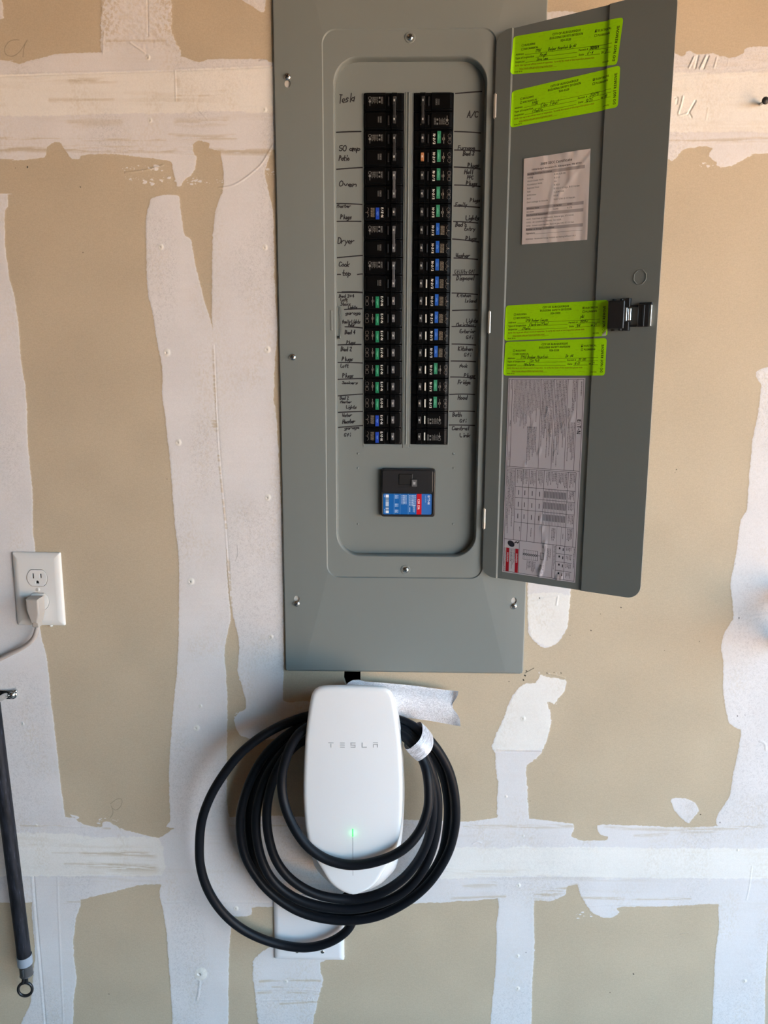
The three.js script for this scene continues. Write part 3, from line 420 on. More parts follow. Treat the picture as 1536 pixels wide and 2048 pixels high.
const door = part('door', [slab(flap, 0), slab(free, 0), box(C1 + 1.2, C2 + 0.4, DY0, DY1, SINK - 1.4, SINK),
  quads((u, v) => [C1 + 1.6 * u, DY0 + v * (DY1 - DY0), SINK * u], 1, 1), quads((u, v) => [C2 + 1.6 * u, DY0 + v * (DY1 - DY0), SINK * (1 - u)], 1, 1),
  quads((u, v) => [C1 + 1.6 * u, DY0 + v * (DY1 - DY0), SINK * u - 1.4], 1, 1), quads((u, v) => [C2 + 1.6 * u, DY0 + v * (DY1 - DY0), SINK * (1 - u) - 1.4], 1, 1)].map((g) => hang(clean(g))), doorMat, panel);
for (const y of [1931, 1630.2, 1331]) part('hinge', [join(cyl(2.7, 2.7, 31, 18)).translate(HX + 1, y, 13.2), join(cyl(1.5, 1.5, 34, 12)).translate(HX + 1, y, 13.2)], mat({ color: lin(0.82, 0.76, 0.68), metalness: 0.5, roughness: 0.3 }), panel, 'bright metal hinge');
// round knock-out pressed into the free edge, and the latch
part('knockout', hang(clean(new THREE.TorusGeometry(9.6, 0.8, 8, 8).rotateZ(Math.PI / 8).scale(0.9, 1.02, 1).translate(218, 1682, 0))), doorMat, door);
{
  const b = (...a) => hang(clean(box(...a)));
  const latch = part('latch', [b(181, 203, 1614.5, 1652, 0, 13, 1.6), b(203, 209, 1612, 1624, 0, 9, 1), b(203, 209, 1643, 1655, 0, 9, 1), b(184, 188, 1612, 1655, 0, 5, 0.8), b(196, 200, 1612, 1654, 0, 12, 0.8), b(209, 218, 1617, 1620, 0, 3, 0.5), b(209, 218, 1643, 1646, 0, 3, 0.5)], blackSatin, door, 'black plastic door latch');
  part('latch_spring', [b(203, 206, 1624.5, 1642.5, 2, 10, 0.7), b(206.5, 211, 1624.5, 1642.5, 1, 7, 1.8)], steel, latch, 'chrome latch spring');
  part('finger_pull', [b(219, 235, 1616.5, 1646, 0, 6, 2), b(226, 228.5, 1617, 1645.5, 4, 7.2, 0.9), b(220, 237, 1645.5, 1648.5, 0, 4, 0.6)], blackSatin, latch);
  part('pull_edge', b(235, 237.4, 1617.5, 1645, 0, 6.5, 0.6), mat({ color: lin(0.7, 0.68, 0.64), metalness: 0.9, roughness: 0.3 }), latch);
}
// papers on the door: four corners (s, y) in order top left, top right, bottom right, bottom left
function sheet(c, lift, wave = 0, ns = 60, ny = 14, r = 0) {
  const g = quads((u, v) => {
    const a = [0, 1].map((k) => c[3][k] + (c[2][k] - c[3][k]) * u), b = [0, 1].map((k) => c[0][k] + (c[1][k] - c[0][k]) * u);
    const W0 = Math.hypot(c[1][0] - c[0][0], c[1][1] - c[0][1]), H0 = Math.hypot(c[3][0] - c[0][0], c[3][1] - c[0][1]);
    let uu = u, s = a[0] + (b[0] - a[0]) * v, y = a[1] + (b[1] - a[1]) * v;
    if (r) { const du = Math.min(u, 1 - u) * W0, dv = Math.min(v, 1 - v) * H0; if (du < r && dv < r) { const d = Math.hypot(r - du, r - dv); if (d > r) { const f = r / d, su = (r - (r - du) * f - du), sv = (r - (r - dv) * f - dv); s += (u < 0.5 ? 1 : -1) * su; y += (v < 0.5 ? 1 : -1) * sv; } } }
    const soft = (level(s - 1.5) + level(s) + level(s + 1.5)) / 3;
    return [s, y, Math.max(soft, level(s)) + lift + wave * (vn(s * 0.07 + y * 0.03, y * 0.05) + vn(s * 0.2, y * 0.16 + 9) * 0.4)];
  }, ns, ny);
  return hang(g);
}
const T9 = (n) => `bold ${n}px sans-serif`;
function tagTex(a) {
  const c = canvasOf(1216, 404), k = c.getContext('2d'), ink = '#16240a', pen1 = (t, x, y, h, o) => pen(k, t, x, y, h, { color: a.ink ?? '#27410f', lw: 4.2, wide: 0.5, slant: 0.3, jit: 0.14, ...o });
  k.fillStyle = a.fill ?? '#95ec07'; k.fillRect(0, 0, 1216, 404);
  for (let i = 0; i < 900; i++) { k.fillStyle = `rgba(${rnd() < 0.5 ? '70,130,0' : '200,255,60'},0.05)`; k.fillRect(rnd() * 1216, rnd() * 404, 6 + rnd() * 40, 3 + rnd() * 8); }
  k.fillStyle = ink; k.textAlign = 'center'; k.font = T9(28);
  k.fillText('CITY OF ALBUQUERQUE', 610, 54); k.fillText('BUILDING SAFETY DIVISION', 610, 90); k.fillText('924-3320', 610, 126);
  k.textAlign = 'left'; k.font = T9(26); k.fillText('BUILDING', 136, 118); k.fillText('MECHANICAL', 136, 158); k.fillText('ELECTRICAL', 956, 84); k.fillText('PLUMBING', 956, 126);
  k.lineWidth = 3; k.strokeStyle = ink; for (const [x, y] of [[106, 98], [106, 138], [926, 64], [926, 106]]) k.strokeRect(x, y, 20, 20);
  k.font = T9(25); k.fillText('Address', 40, 206); k.fillText('Type of Inspection', 40, 246); k.fillText('Inspector', 40, 286); k.fillText('Permit #', 768, 240); k.fillText('Date', 776, 284); k.fillText('20', 1020, 284);
  k.lineWidth = 2.4; for (const [x, X, y] of [[150, 1130, 206], [280, 756, 246], [165, 756, 286], [880, 1130, 240], [845, 1010, 284], [1052, 1130, 284]]) { k.beginPath(); k.moveTo(x, y + 3); k.lineTo(X, y + 3); k.stroke(); }
  k.fillStyle = '#7d6a10'; k.font = T9(19); k.fillText('NOTE: This tag is not official record of inspection.  To verify the result of this inspection please visit:', 40, 322, 1080);
  k.fillText('http://www.cabq.gov/planning/index.html', 100, 358, 440); k.fillRect(100, 362, 440, 2);
  k.fillStyle = ink; k.font = T9(18); k.fillText('Form 10-12', 40, 386); k.fillText('P111372', 1050, 372, 80);
  k.save(); k.translate(1188, 372); k.rotate(-Math.PI / 2); k.font = T9(38); k.fillText('DO NOT REMOVE', 0, 0, 342); k.restore();
  for (const [t, x, y, h, o] of a.hand) pen1(t, x, y, h, o);
  return mat({ map: ctex(c), roughness: 0.5, specularIntensity: 0.5 });
}
const TAGS = [
  [[[25.4, 2017.6], [178, 2008.2], [172.6, 1952.6], [22.8, 1969]], 'lime green inspection tag at the top of the open panel door, topmost of the four', { fill: '#aef208', hand: [['11916', 270, 198, 30], ['Badger Mountain Dr NW', 420, 198, 30], ['Rough', 330, 242, 30], ['Dave Lane', 300, 284, 28], ['2020159', 890, 236, 26, { lw: 6 }], ['6 - 4', 870, 280, 26], ['21', 1066, 282, 26], ['x', 926, 82, 20, { lw: 9 }]] }],
  [[[25.4, 1946.8], [177, 1951.2], [176.8, 1900.4], [24.6, 1898.8]], 'lime green inspection tag just above the white certificate on the open door', { fill: '#b4f80a', hand: [['11916', 240, 202, 34, { lw: 4.6 }], ['Elec  Final', 350, 240, 40], ['T Padilla', 250, 284, 30], ['202091', 900, 236, 32], ['8/25', 860, 288, 34], ['20', 1066, 282, 24], ['v', 926, 86, 30, { lw: 5 }]] }],
  [[[25.9, 1653.4], [177.5, 1654.4], [178.6, 1605.8], [25.2, 1602.4]], 'lime green inspection tag with a curled white corner beside the black latch', { fill: '#b4f80a', hand: [['11916 Badger Canyon', 250, 198, 30], ['NW', 900, 190, 36, { lw: 5 }], ['Electrical Final', 300, 244, 30], ['J Parks', 210, 286, 30, { lw: 5 }], ['202457', 900, 236, 28], ['9/6', 860, 282, 28], ['21', 1066, 282, 26], ['v', 924, 84, 30]] }],
  [[[26.8, 1600.9], [178.2, 1603.1], [178.1, 1552], [25.3, 1551.5]], 'lime green inspection tag directly above the grey specification label, lowest of the four', { fill: '#b2f60a', hand: [['11916 Badger Mountain', 200, 202, 34], ['Dr  NW', 750, 198, 30], ['Low Volt', 320, 242, 30], ['Mike Duran', 250, 284, 26], ['20 780', 900, 236, 28], ['6-17', 860, 282, 30], ['21', 1066, 282, 26], ['x', 926, 86, 20, { lw: 7 }]] }],
];
TAGS.forEach(([c, label, a], i) => {
  const m = tagTex(a); m.side = THREE.DoubleSide;
  const base = [...dw(0, 0)]; const t = thing('inspection_tag', label, 'inspection tag', [dw(c[3][0], 0)[0], c[3][1], dw(c[3][0], 0)[1]], 'inspection tags stuck on the panel door');
  part('label_sheet', sheet(c, 0.35, 0.35, 76, 26, 4), m, t);
  if (i === 2) {                                                            // the lifted corner shows the white back
    const g = quads((u, v) => { const s = 171.5 + 7.2 * u, y = 1606.2 + 9 * v * (0.2 + 0.8 * u); return [s - 1.5 * Math.sin(u * 2) * (1 - v), y, 1.2 + 4.6 * Math.sin(Math.PI * (0.15 + 0.6 * v)) * (0.25 + u * 0.75)]; }, 8, 8);
    part('curled_corner', hang(g), mat({ color: lin(0.82, 0.82, 0.78), roughness: 0.5, side: THREE.DoubleSide }), t, 'curled white corner');
  }
});
{                                                                           // the certificate
  const c = canvasOf(760, 944), k = c.getContext('2d');
  k.fillStyle = '#efe6e4'; k.fillRect(0, 0, 760, 944); k.fillStyle = '#2e2628';
  k.textAlign = 'center'; k.font = T9(36); k.fillText('2009 IECC Certificate', 380, 96); k.font = T9(23); k.fillText('11916 Badger Mountain Dr, Albuquerque, NM 87113', 380, 140, 600); k.textAlign = 'left';
  for (const y of [158, 532, 606, 764]) { k.fillStyle = '#b9b0b0'; k.fillRect(44, y, 660, 34); }
  k.fillStyle = '#2e2628'; k.font = T9(24);
  const rows = [['Building Envelope Insulation', '', 184], ['Ceiling', 'R-38.0 (R-38)', 222], ['Above Grade Walls', 'R-21.0', 260], ['Foundation Walls', 'NA', 298], ['Exposed Floor', 'R-30.0', 336], ['Slab', 'R-10.0 2 ft Edge, R-0.0 Under', 374], ['Infiltration', '3.24 ACH50', 412], ['Duct', 'R-8.0', 450], ['Duct Leakage to Outside', '10.57 CFM @ 25 Pascals', 490]];
  k.font = '23px sans-serif'; for (const [a, b, y] of rows) { k.font = b ? '23px sans-serif' : T9(23); k.fillText(a, 46, y, 290); k.fillText(b, 360, y, 330); }
  k.font = T9(23); k.fillText('Window Data', 46, 558); k.fillText('U-Factor', 364, 556); k.fillText('SHGC', 520, 556); k.font = '23px sans-serif'; k.fillText('Window:', 46, 596); k.fillText('0.290', 364, 594); k.fillText('0.270', 520, 594);
  k.font = T9(23); k.fillText('Mechanical Equipment', 46, 632); k.font = '22px sans-serif'; k.fillText('HEAT:  Fuel-fired air distribution, Natural gas, 97.0 AFUE.', 46, 676, 640); k.fillText('COOL:  Air conditioner, Electric, 14.0 SEER.', 46, 712, 480); k.fillText('DHW:  Instant water heater, Natural gas, 0.82 EF, 0.0 Gal.', 46, 750, 640);
  k.font = T9(23); k.fillText('Builder or Design Professional', 46, 790); k.fillText('Signature', 46, 834); k.fillRect(150, 836, 550, 2); k.font = '20px sans-serif'; k.fillText('REM/Rate - Residential Energy Analysis and Rating Software v16.1', 46, 896, 600);
  const paperMat = mat({ map: ctex(c), roughness: 0.28, specularIntensity: 0.8, clearcoat: 0.4, clearcoatRoughness: 0.2, side: THREE.DoubleSide });
  const q = [[46.6, 1854.3], [142, 1854.6], [143.4, 1736.4], [47.9, 1737.8]], b = dw(q[3][0], 0), t = thing('certificate', 'white printed certificate sheet taped to the open panel door, wrinkled', 'certificate', [b[0], q[3][1], b[1]]);
  const crease = (s, y) => 0.55 * Math.exp(-(((y - 1795) - (s - 95) * 1.1) ** 2) / 18) * (s > 100 ? 1 : 0.1) + 0.55 * Math.exp(-((s - 88 - (y - 1790) * 0.16) ** 2) / 7) * (y < 1812 && y > 1760 ? 1 : 0.2);
  const g = quads((u, v) => { const a = [0, 1].map((k2) => (q[3][k2] + (q[2][k2] - q[3][k2]) * u) * (1 - v) + (q[0][k2] + (q[1][k2] - q[0][k2]) * u) * v); return [a[0], a[1], SINK + 0.5 + 1.1 * vn(a[0] * 0.12, a[1] * 0.035) + crease(a[0], a[1])]; }, 70, 80);
  part('paper_sheet', hang(g), paperMat, t);
}
{                                                                           // the factory label: its print runs down the door
  const Wd = 1800, Hd = 702, c0 = canvasOf(Wd, Hd), k = c0.getContext('2d');
  k.fillStyle = '#cfcad1'; k.fillRect(0, 0, Wd, Hd); k.strokeStyle = k.fillStyle = '#35323a'; k.lineWidth = 3;
  const rect = (x, y, w, h) => k.strokeRect(x, y, w, h), seg = (...p) => { k.beginPath(); k.moveTo(p[0], p[1]); for (let i = 2; i < p.length; i += 2) k.lineTo(p[i], p[i + 1]); k.stroke(); };
  const block = (x, y, w, rows, lh = 13, f = 0.75) => { for (let i = 0; i < rows; i++) { k.globalAlpha = f; let cx = x; const end = x + w * (0.55 + rnd() * 0.45); while (cx < end) { const l = 4 + rnd() * 12; k.fillRect(cx, y + i * lh + rnd(), Math.min(l, end - cx), lh * (0.3 + rnd() * 0.18)); cx += l + 3; } } k.globalAlpha = 1; };
  rect(12, 12, Wd - 24, Hd - 24);
  k.font = T9(44); k.fillText('E', 350, 52); k.fillText('T', 404, 52); k.fillText('N', 446, 52); seg(384, 22, 378, 52); seg(392, 30, 398, 52); k.fillRect(432, 34, 8, 8);
  seg(12, 64, 800, 64); block(30, 26, 150, 1); block(20, 74, 300, 3); block(380, 74, 400, 5); block(260, 120, 100, 2); seg(12, 150, 800, 150);
  block(20, 160, 760, 8); seg(12, 270, 800, 270); block(20, 280, 760, 8, 13); seg(12, 390, 800, 390); block(20, 400, 430, 20, 12.4, 0.6); block(430, 420, 360, 7); seg(12, 660, 800, 660); block(20, 668, 120, 1); block(380, 668, 90, 1); block(660, 668, 120, 1);
  seg(800, 12, 800, Hd - 12); k.font = T9(16);
  const X = [815, 980, 1080, 1190, 1310, 1480], Y = [40, 110, 330, 400, 470, 530, 600];
  for (const x of X) seg(x, Y[0], x, x === 815 || x === 1480 ? Hd - 12 : 600); for (const y of Y) seg(815, y, 1480, y);
  seg(980, 40, 980, 600); block(825, 48, 140, 4); for (let i = 1; i < 5; i++) block(X[i] + 8, 50, X[i + 1] - X[i] - 20, 4);
  for (let y = 118; y < 326; y += 14) { k.lineWidth = 1.6; seg(980, y, 1310, y); k.lineWidth = 3; for (const x of [1000, 1100, 1210]) { k.globalAlpha = 0.6; k.fillRect(x, y + 3, 60, 7); k.globalAlpha = 1; } }
  block(825, 120, 140, 15, 13); for (const y of [340, 410, 480, 540]) { block(825, y, 140, 4); for (const x of [1010, 1120, 1230]) k.fillRect(x, y + 22, 44, 6); }
  for (const y of [150, 190, 260]) { k.lineWidth = 1.6; seg(1310, y, 1480, y); k.lineWidth = 3; } block(1370, 130, 60, 1); block(1330, 205, 120, 3); block(1350, 430, 90, 1); block(1350, 540, 60, 1);
  block(825, 610, 640, 6, 13); seg(1480, 12, 1480, Hd - 12);
  seg(1480, 110, 1785, 110); seg(1480, 190, 1785, 190); seg(1480, 220, 1785, 220); for (const x of [1555, 1630, 1710]) seg(x, 40, x, 190); block(1490, 20, 280, 1); for (const x of [1490, 1565, 1640, 1720]) { block(x, 50, 50, 4); k.fillRect(x + 10, 120, 26, 8); k.fillRect(x + 6, 150, 18, 14); }
  block(1490, 196, 280, 2, 10); block(1520, 240, 120, 3); block(1680, 300, 90, 4); rect(1570, 300, 60, 34); seg(1600, 334, 1600, 360); k.lineWidth = 2; rect(1560, 360, 90, 140);
  for (let i = 0; i < 8; i++) { const y = 362 + i * 18; seg(1560, y, 1650, y); k.lineWidth = 4; seg(1592, y + 2, 1612, y + 15); seg(1612, y + 2, 1592, y + 15); k.lineWidth = 2; } block(1660, 380, 110, 8, 11); seg(1500, 290, 1550, 290); block(1500, 300, 40, 2);
  k.lineWidth = 3; seg(1480, 540, 1785, 540);
  k.beginPath(); k.ellipse(1520, 622, 27, 36, 0.5, 0, 7); k.fill(); k.lineWidth = 9; seg(1512, 590, 1496, 572, 1506, 556, 1490, 546);
  k.fillStyle = '#b3202e'; k.fillRect(1562, 546, 226, 32); k.fillRect(1562, 636, 226, 32); k.fillStyle = '#e8dfe2'; k.font = T9(22); k.fillText('▲ DANGER', 1590, 570); k.fillText('▲ PELIGRO', 1590, 660); k.fillStyle = '#35323a'; block(1564, 584, 220, 4, 12); block(1564, 673, 220, 2, 10);
  const c = canvasOf(Hd, Wd), r = c.getContext('2d'); r.translate(Hd, 0); r.rotate(Math.PI / 2); r.drawImage(c0, 0, 0);
  const q = [[33.2, 1548.2], [150, 1548.6], [149.4, 1248.6], [32.6, 1249.6]];
  const folds = P2('100,1300,1.2 101,1290,1 99,1278,1.4 96,1262,2.2 95,1256,2 60,1490,0.7 96,1500,0.9 102,1470,0.8 86,1440,0.8 74,1476,0.8 120,1480,0.8 132,1488,0.9 128,1255,1.6 122,1251,1.4 92,1340,1 95,1325,0.9 110,1440,0.8 64,1420,0.6 70,1510,0.6');
  const g = quads((u, v) => { const s = (q[3][0] + (q[2][0] - q[3][0]) * u) * (1 - v) + (q[0][0] + (q[1][0] - q[0][0]) * u) * v, y = (q[3][1] + (q[2][1] - q[3][1]) * u) * (1 - v) + (q[0][1] + (q[1][1] - q[0][1]) * u) * v; let n = SINK + 0.35 + 0.35 * vn(s * 0.11, y * 0.11); for (const [a, b, hgt] of folds) n += hgt * Math.exp(-((s - a - (y - b) * 0.2) ** 2) / 5 - ((y - b) ** 2) / 45); return [s, y, n]; }, 80, 180);
  part('specification_label', hang(g), mat({ map: ctex(c), roughness: 0.25, specularIntensity: 0.9, side: THREE.DoubleSide }), door, 'pale grey printed specification label with red warning bars');
}

// ---------- breakers: each a thing in its slot; x runs from the outer end (0) to the handle side ----------
const BW = 57.4, BH = 24.95, BZ = DZ + 0.5;                                // BZ: where the face starts to rise
const printTex = {};
function facePrint(kind) {                                                // print on the front of a breaker, in the sense of the left column
  if (printTex[kind]) return printTex[kind];
  const two = kind === 'double', s = 9, w = Math.round(BW * s), h = Math.round((two ? PITCH + BH : BH) * s), c = canvasOf(w, h), k = c.getContext('2d');
  k.fillStyle = '#070708'; k.fillRect(0, 0, w, h);
  const down = (t, x, y, size, col, bold = true) => { k.save(); k.translate(x * s, y * s); k.rotate(Math.PI / 2); k.font = (bold ? 'bold ' : '') + size * s + 'px sans-serif'; k.fillStyle = col; k.fillText(t, 0, 0); k.restore(); };
  const bars = (x, y, hgt, n, col, gap = 1.1) => { k.fillStyle = col; for (let i = 0; i < n; i++) for (let q = 0; q < hgt;) { const l = 0.8 + rnd() * 2.4; k.fillRect((x + i * gap) * s, (y + q) * s, gap * 0.5 * s, Math.min(l, hgt - q) * s); q += l + 0.5; } };
  if (kind === 'green' || kind === 'blue') {
    k.strokeStyle = '#77706a'; k.lineWidth = s * 0.45; for (const y of [8.2, 16.4]) { k.beginPath(); k.arc(4.4 * s, y * s, 2.6 * s, kind === 'blue' ? -1.6 : 0, kind === 'blue' ? 1.6 : 6.3); k.stroke(); } k.fillStyle = '#8d857c'; k.fillRect(2 * s, 12.1 * s, 4.6 * s, 0.6 * s);
    if (kind === 'blue') bars(10.2, 6, 13, 4, '#9a8f80', 1.5); else { bars(12.6, 6, 13, 1, '#a09890', 1.4); k.fillStyle = '#a09890'; k.fillRect(11.6 * s, 11 * s, 0.7 * s, 3 * s); k.fillRect(14.4 * s, 10.6 * s, 0.7 * s, 3.4 * s); }
    const L = '#efeae0', x = 25.4; down('E', x, 5, 5, L); down('T', x, 11.4, 5, L); down('N', x, 15.9, 5, L); k.fillStyle = L; k.fillRect((x + 1.1) * s, 14.6 * s, 1 * s, 1 * s); k.strokeStyle = L; k.lineWidth = 0.7 * s; k.beginPath(); k.moveTo(x * s, 8.6 * s); k.lineTo((x + 3.3) * s, 10.2 * s); k.moveTo((x + 2) * s, 11.4 * s); k.lineTo(x * s, 11.9 * s); k.stroke();
  } else if (kind === 'double' || kind === 'plain') {
    const g = '#7d7d7c', o = kind === 'plain' ? 4 : 0;
    k.strokeStyle = k.fillStyle = g; k.lineWidth = 0.5 * s; k.beginPath(); k.arc((8.6 + o) * s, 8 * s, 2 * s, 0, 7); k.stroke(); k.beginPath(); k.arc((8.6 + o) * s, 12.4 * s, 1.8 * s, 0, 7); k.fill(); k.fillRect((8.3 + o) * s, 14 * s, 0.8 * s, 4.5 * s);
    for (let i = 0; i < 5; i++) bars(11.6 + o + i * 1.9, 6.4, 9 - (i % 2) * 1.5, 1, g, 1.7); k.fillRect((21.6 + o) * s, 6.2 * s, 2.4 * s, 2.6 * s); k.fillRect((21.6 + o) * s, 11.8 * s, 2.4 * s, 2.6 * s); k.lineWidth = 0.35 * s; k.strokeRect((25.2 + o) * s, 6.6 * s, 2.2 * s, 8.6 * s); bars(25.8 + o, 7.2, 7.4, 1, g, 1.6);
    if (two) { k.fillRect(20.6 * s, (PITCH + 7.4) * s, 0.8 * s, 8 * s); k.strokeRect(23.4 * s, (PITCH + 7.4) * s, 2.3 * s, 8 * s); bars(23.9, PITCH + 8, 7, 1, g, 1.6); for (const y of [6, PITCH + 6]) down('On', 46, y, 2.6, '#6e6e6e'); }
  }
  return printTex[kind] = ctex(c);
}
const numTex = {};
function handleTex(txt, base, fg) {
  const key = txt + base; if (numTex[key]) return numTex[key];
  const c = canvasOf(64, 160), k = c.getContext('2d'); k.fillStyle = base; k.fillRect(0, 0, 64, 160); k.fillStyle = fg; k.font = 'bold 40px sans-serif'; k.textAlign = 'center'; k.save(); k.translate(18, 80); k.rotate(Math.PI / 2); k.fillText(txt, 0, 0); k.restore();
  return numTex[key] = mat({ map: ctex(c), roughness: 0.45 });
}
const stickTex = {};
function stickMat(kind, deep) {
  const key = kind + deep; if (stickTex[key]) return stickTex[key];
  const c = canvasOf(64, 176), k = c.getContext('2d'); k.fillStyle = kind === 'green' ? (deep ? '#0f7a52' : '#2c8462') : deep ? '#0d3fae' : '#1558b8'; k.fillRect(0, 0, 64, 176);
  k.fillStyle = kind === 'green' ? '#7fd0ae' : '#8fb4ee'; k.save(); k.translate(24, 88); k.rotate(Math.PI / 2); k.font = 'bold 26px sans-serif'; k.textAlign = 'center'; k.fillText(kind === 'green' ? 'COMBO' : 'GFCI', 0, -4); k.font = '14px sans-serif'; k.fillText('TYPE', 0, 14); k.restore();
  return stickTex[key] = mat({ map: ctex(c), roughness: 0.4 });
}
const caseSide = mat({ color: lin(0.007, 0.007, 0.0075), roughness: 0.4 });
const caseMat = {};
function breaker(kind, o) {
  const { col, row, label, handle = 'dark', flipped = col === 1 } = o, two = kind === 'double', H = two ? PITCH + BH : BH;
  const top = ROW0 - row * PITCH - 0.3, bot = top - H, [c0, c1] = COL[col], x0 = (c0 + c1) / 2 - BW / 2, mx = (x0 + BW / 2), my = (top + bot) / 2;
  const t = thing('circuit_breaker', label, 'circuit breaker', [mx, bot, -70], two ? 'two-pole breakers in the panel' : 'single-pole breakers in the panel');
  const fx = (g) => { g = clean(g); g.translate(-mx, -my, 0); if (flipped) g.rotateZ(Math.PI); return g.translate(mx, my, 0); };       // the right column is the left one turned half round
  caseMat[kind] ??= mat({ map: facePrint(kind), roughness: 0.34, specularIntensity: 0.28 });
  const bodies = two ? [[top - BH, top], [bot, bot + BH]] : [[bot, top]];
  const body = [];
  for (const [y0, y1] of bodies) {
    const shoulder = sweep(x0, y0, y1, 0), front = sweep(x0, y0 + 2.2, y1 - 2.2, 1.7);
    body.push(shoulder, front);
  }
  const g = join(body); uvBox(g, x0, x0 + BW, bot, top);
  const casing = part('casing', fx(g), caseMat[kind], t);
  const dark = handle === 'dark';
  for (const [y0, y1] of bodies) {
    const m = (y0 + y1) / 2;
    const hm = handleTex(o.amps ?? (two ? '50' : '20'), handle === 'orange' ? '#a9744d' : handle === 'grey' ? '#55565a' : '#2a2a2b', '#e9e9e4');
    const hg = uvBox(clean(box(x0 + BW - 15.6, x0 + BW - 10.6, m - 5.8, m + 5.8, BZ + 3, BZ + 9.5, 1.2)), x0 + BW - 15.6, x0 + BW - 10.6, m - 5.8, m + 5.8);
    part('toggle', fx(hg), hm, t);
    part('reset_rib', fx(clean(box(x0 + BW - 22.6, x0 + BW - 20.4, m - 6.2, m + 6.2, BZ + 2.4, BZ + 5.6, 0.6))), o.bar ? handleTex('', '#d9d8d0', '#d9d8d0') : blackSatin, t);
  }
  if (two) part('handle_tie', fx(clean(box(x0 + BW - 15.2, x0 + BW - 10.9, bot + BH / 2 + 5, top - BH / 2 - 5, BZ + 4, BZ + 9.2, 1))), handleTex('', handle === 'grey' ? '#4c4d50' : '#242425', '#000'), t);
  if (kind === 'green' || kind === 'blue') {
    const m = (bot + top) / 2, a = x0 + 17.4, b = x0 + 22.8;
    part('type_sticker', fx(uvBox(clean(box(a, b, m - 10.2, m + 6.6, BZ + 5.6, BZ + 6.15, 0.2)), a, b, m - 10.2, m + 6.6)), stickMat(kind, col === 0), t, kind === 'green' ? 'green type sticker' : 'blue type sticker');
  }
  return t;
}
function sweep(x0, y0, y1, lift) {
  const e = lift ? 1.4 : 0, p = [[e, -70], [BW - e, -70], [BW - e, BZ + 0.2 + lift * 0.6], [BW - 3, BZ + 1 + lift], [BW - 8.5, BZ + 1.4 + lift], [BW - 9, BZ + 3 + lift], [BW - 17, BZ + 3.2 + lift], [BW - 17.6, BZ + 1.2 + lift * 0.6], [BW - 25, BZ + 1.2 + lift * 0.6], [BW - 25.8, BZ + 2.6 + lift], [5, BZ + 2.6 + lift], [1.8, BZ + 1.8 + lift], [e, BZ + 0.4 + lift * 0.6]];
  const g = new THREE.ExtrudeGeometry(poly(p), { depth: y1 - y0 - 1.2, bevelEnabled: true, bevelThickness: 0.6, bevelSize: 0.6, bevelOffset: -0.6, bevelSegments: 1 });
  // the profile (x, z) was drawn in the xy plane and swept along z: turn it so that the sweep runs up the height
  const p2 = clean(g), q = p2.attributes.position;
  for (let i = 0; i < q.count; i++) q.setXYZ(i, x0 + q.getX(i), y1 - 0.6 - q.getZ(i), q.getY(i));
  p2.computeVertexNormals(); return p2;
}
const LEFT = [['double', 'at the top of the left column', 'dark', '60'], ['double', 'beside the handwriting 50 amp Patio', 'dark', '50'], ['double', 'beside the handwritten word Oven', 'grey', '30'], ['blue', 'beside Master Plugs, between the Oven and Dryer breakers', 'dark'], ['double', 'beside the handwritten word Dryer', 'grey', '30'], ['double', 'beside the handwriting Cook top', 'grey', '35'],
  ['green', 'beside Bed 3+4 Loft Stairs, below Cook top', 'grey'], ['green', 'beside the handwriting garage family Lights Patio', 'grey'], ['green', 'beside Bed 4 Plugs, just below the garage lights breaker', 'grey'], ['green', 'beside Bed 2 Plugs, just above the Loft breaker', 'grey'], ['green', 'beside the handwriting Loft Plugs', 'grey'], ['green', 'beside the handwritten word Smokers', 'grey'], ['green', 'beside the handwriting Bed 2 Master Lights', 'grey'], ['blue', 'beside the handwriting Water Heater', 'grey'], ['blue', 'beside garage Gfi at the bottom of the left column', 'grey']];
const RIGHT = [['double', 'beside the handwriting A/C at the top of the right column', 'dark', '60'], ['green', 'beside the handwritten word Furnace', 'dark'], ['green', 'with an orange toggle, beside the handwriting Bed 3 Plugs', 'orange'], ['green', 'beside the handwriting Hall PPC Plugs', 'dark'], ['green', 'beside the handwriting Family Plugs', 'dark'], ['green', 'above the Bed 5 breaker, beside the handwritten word Lights', 'dark'], ['blue', 'beside the handwriting Bed 5 Entry Plugs', 'dark'], ['blue', 'beside the handwritten word Washer', 'dark'], ['blue', 'beside the handwriting Utility Gfi', 'dark'], ['blue', 'beside the handwritten word Disposal', 'dark'], ['blue', 'beside the handwriting Kitchen Island', 'dark'], ['blue', 'beside the handwriting Lights Christmas', 'dark'], ['blue', 'beside the handwriting Exterior Gfi', 'dark'], ['blue', 'beside the handwriting Kitchen Gfi', 'dark'], ['green', 'beside the handwriting Nook Plugs', 'dark'], ['green', 'beside the handwritten word Fridge', 'dark'], ['green', 'beside the handwritten word Hood', 'dark'], ['plain', 'with white bar beside the handwriting Bath Gfi', 'dark'], ['plain', 'with white bar beside Central Link, bottom of right column', 'dark']];
[LEFT, RIGHT].forEach((list, col) => { let row = 0; list.forEach(([kind, where, handle, amps], i) => {
  const sticker = kind === 'green' || kind === 'blue' ? ` with ${kind} sticker` : '';
  breaker(kind, { col, row, handle, amps, bar: col === 1 && (kind === 'plain' || row > 9), label: `black ${kind === 'double' ? 'two-pole ' : ''}breaker${sticker} ${where}` });
  row += kind === 'double' ? 2 : 1;
}); });
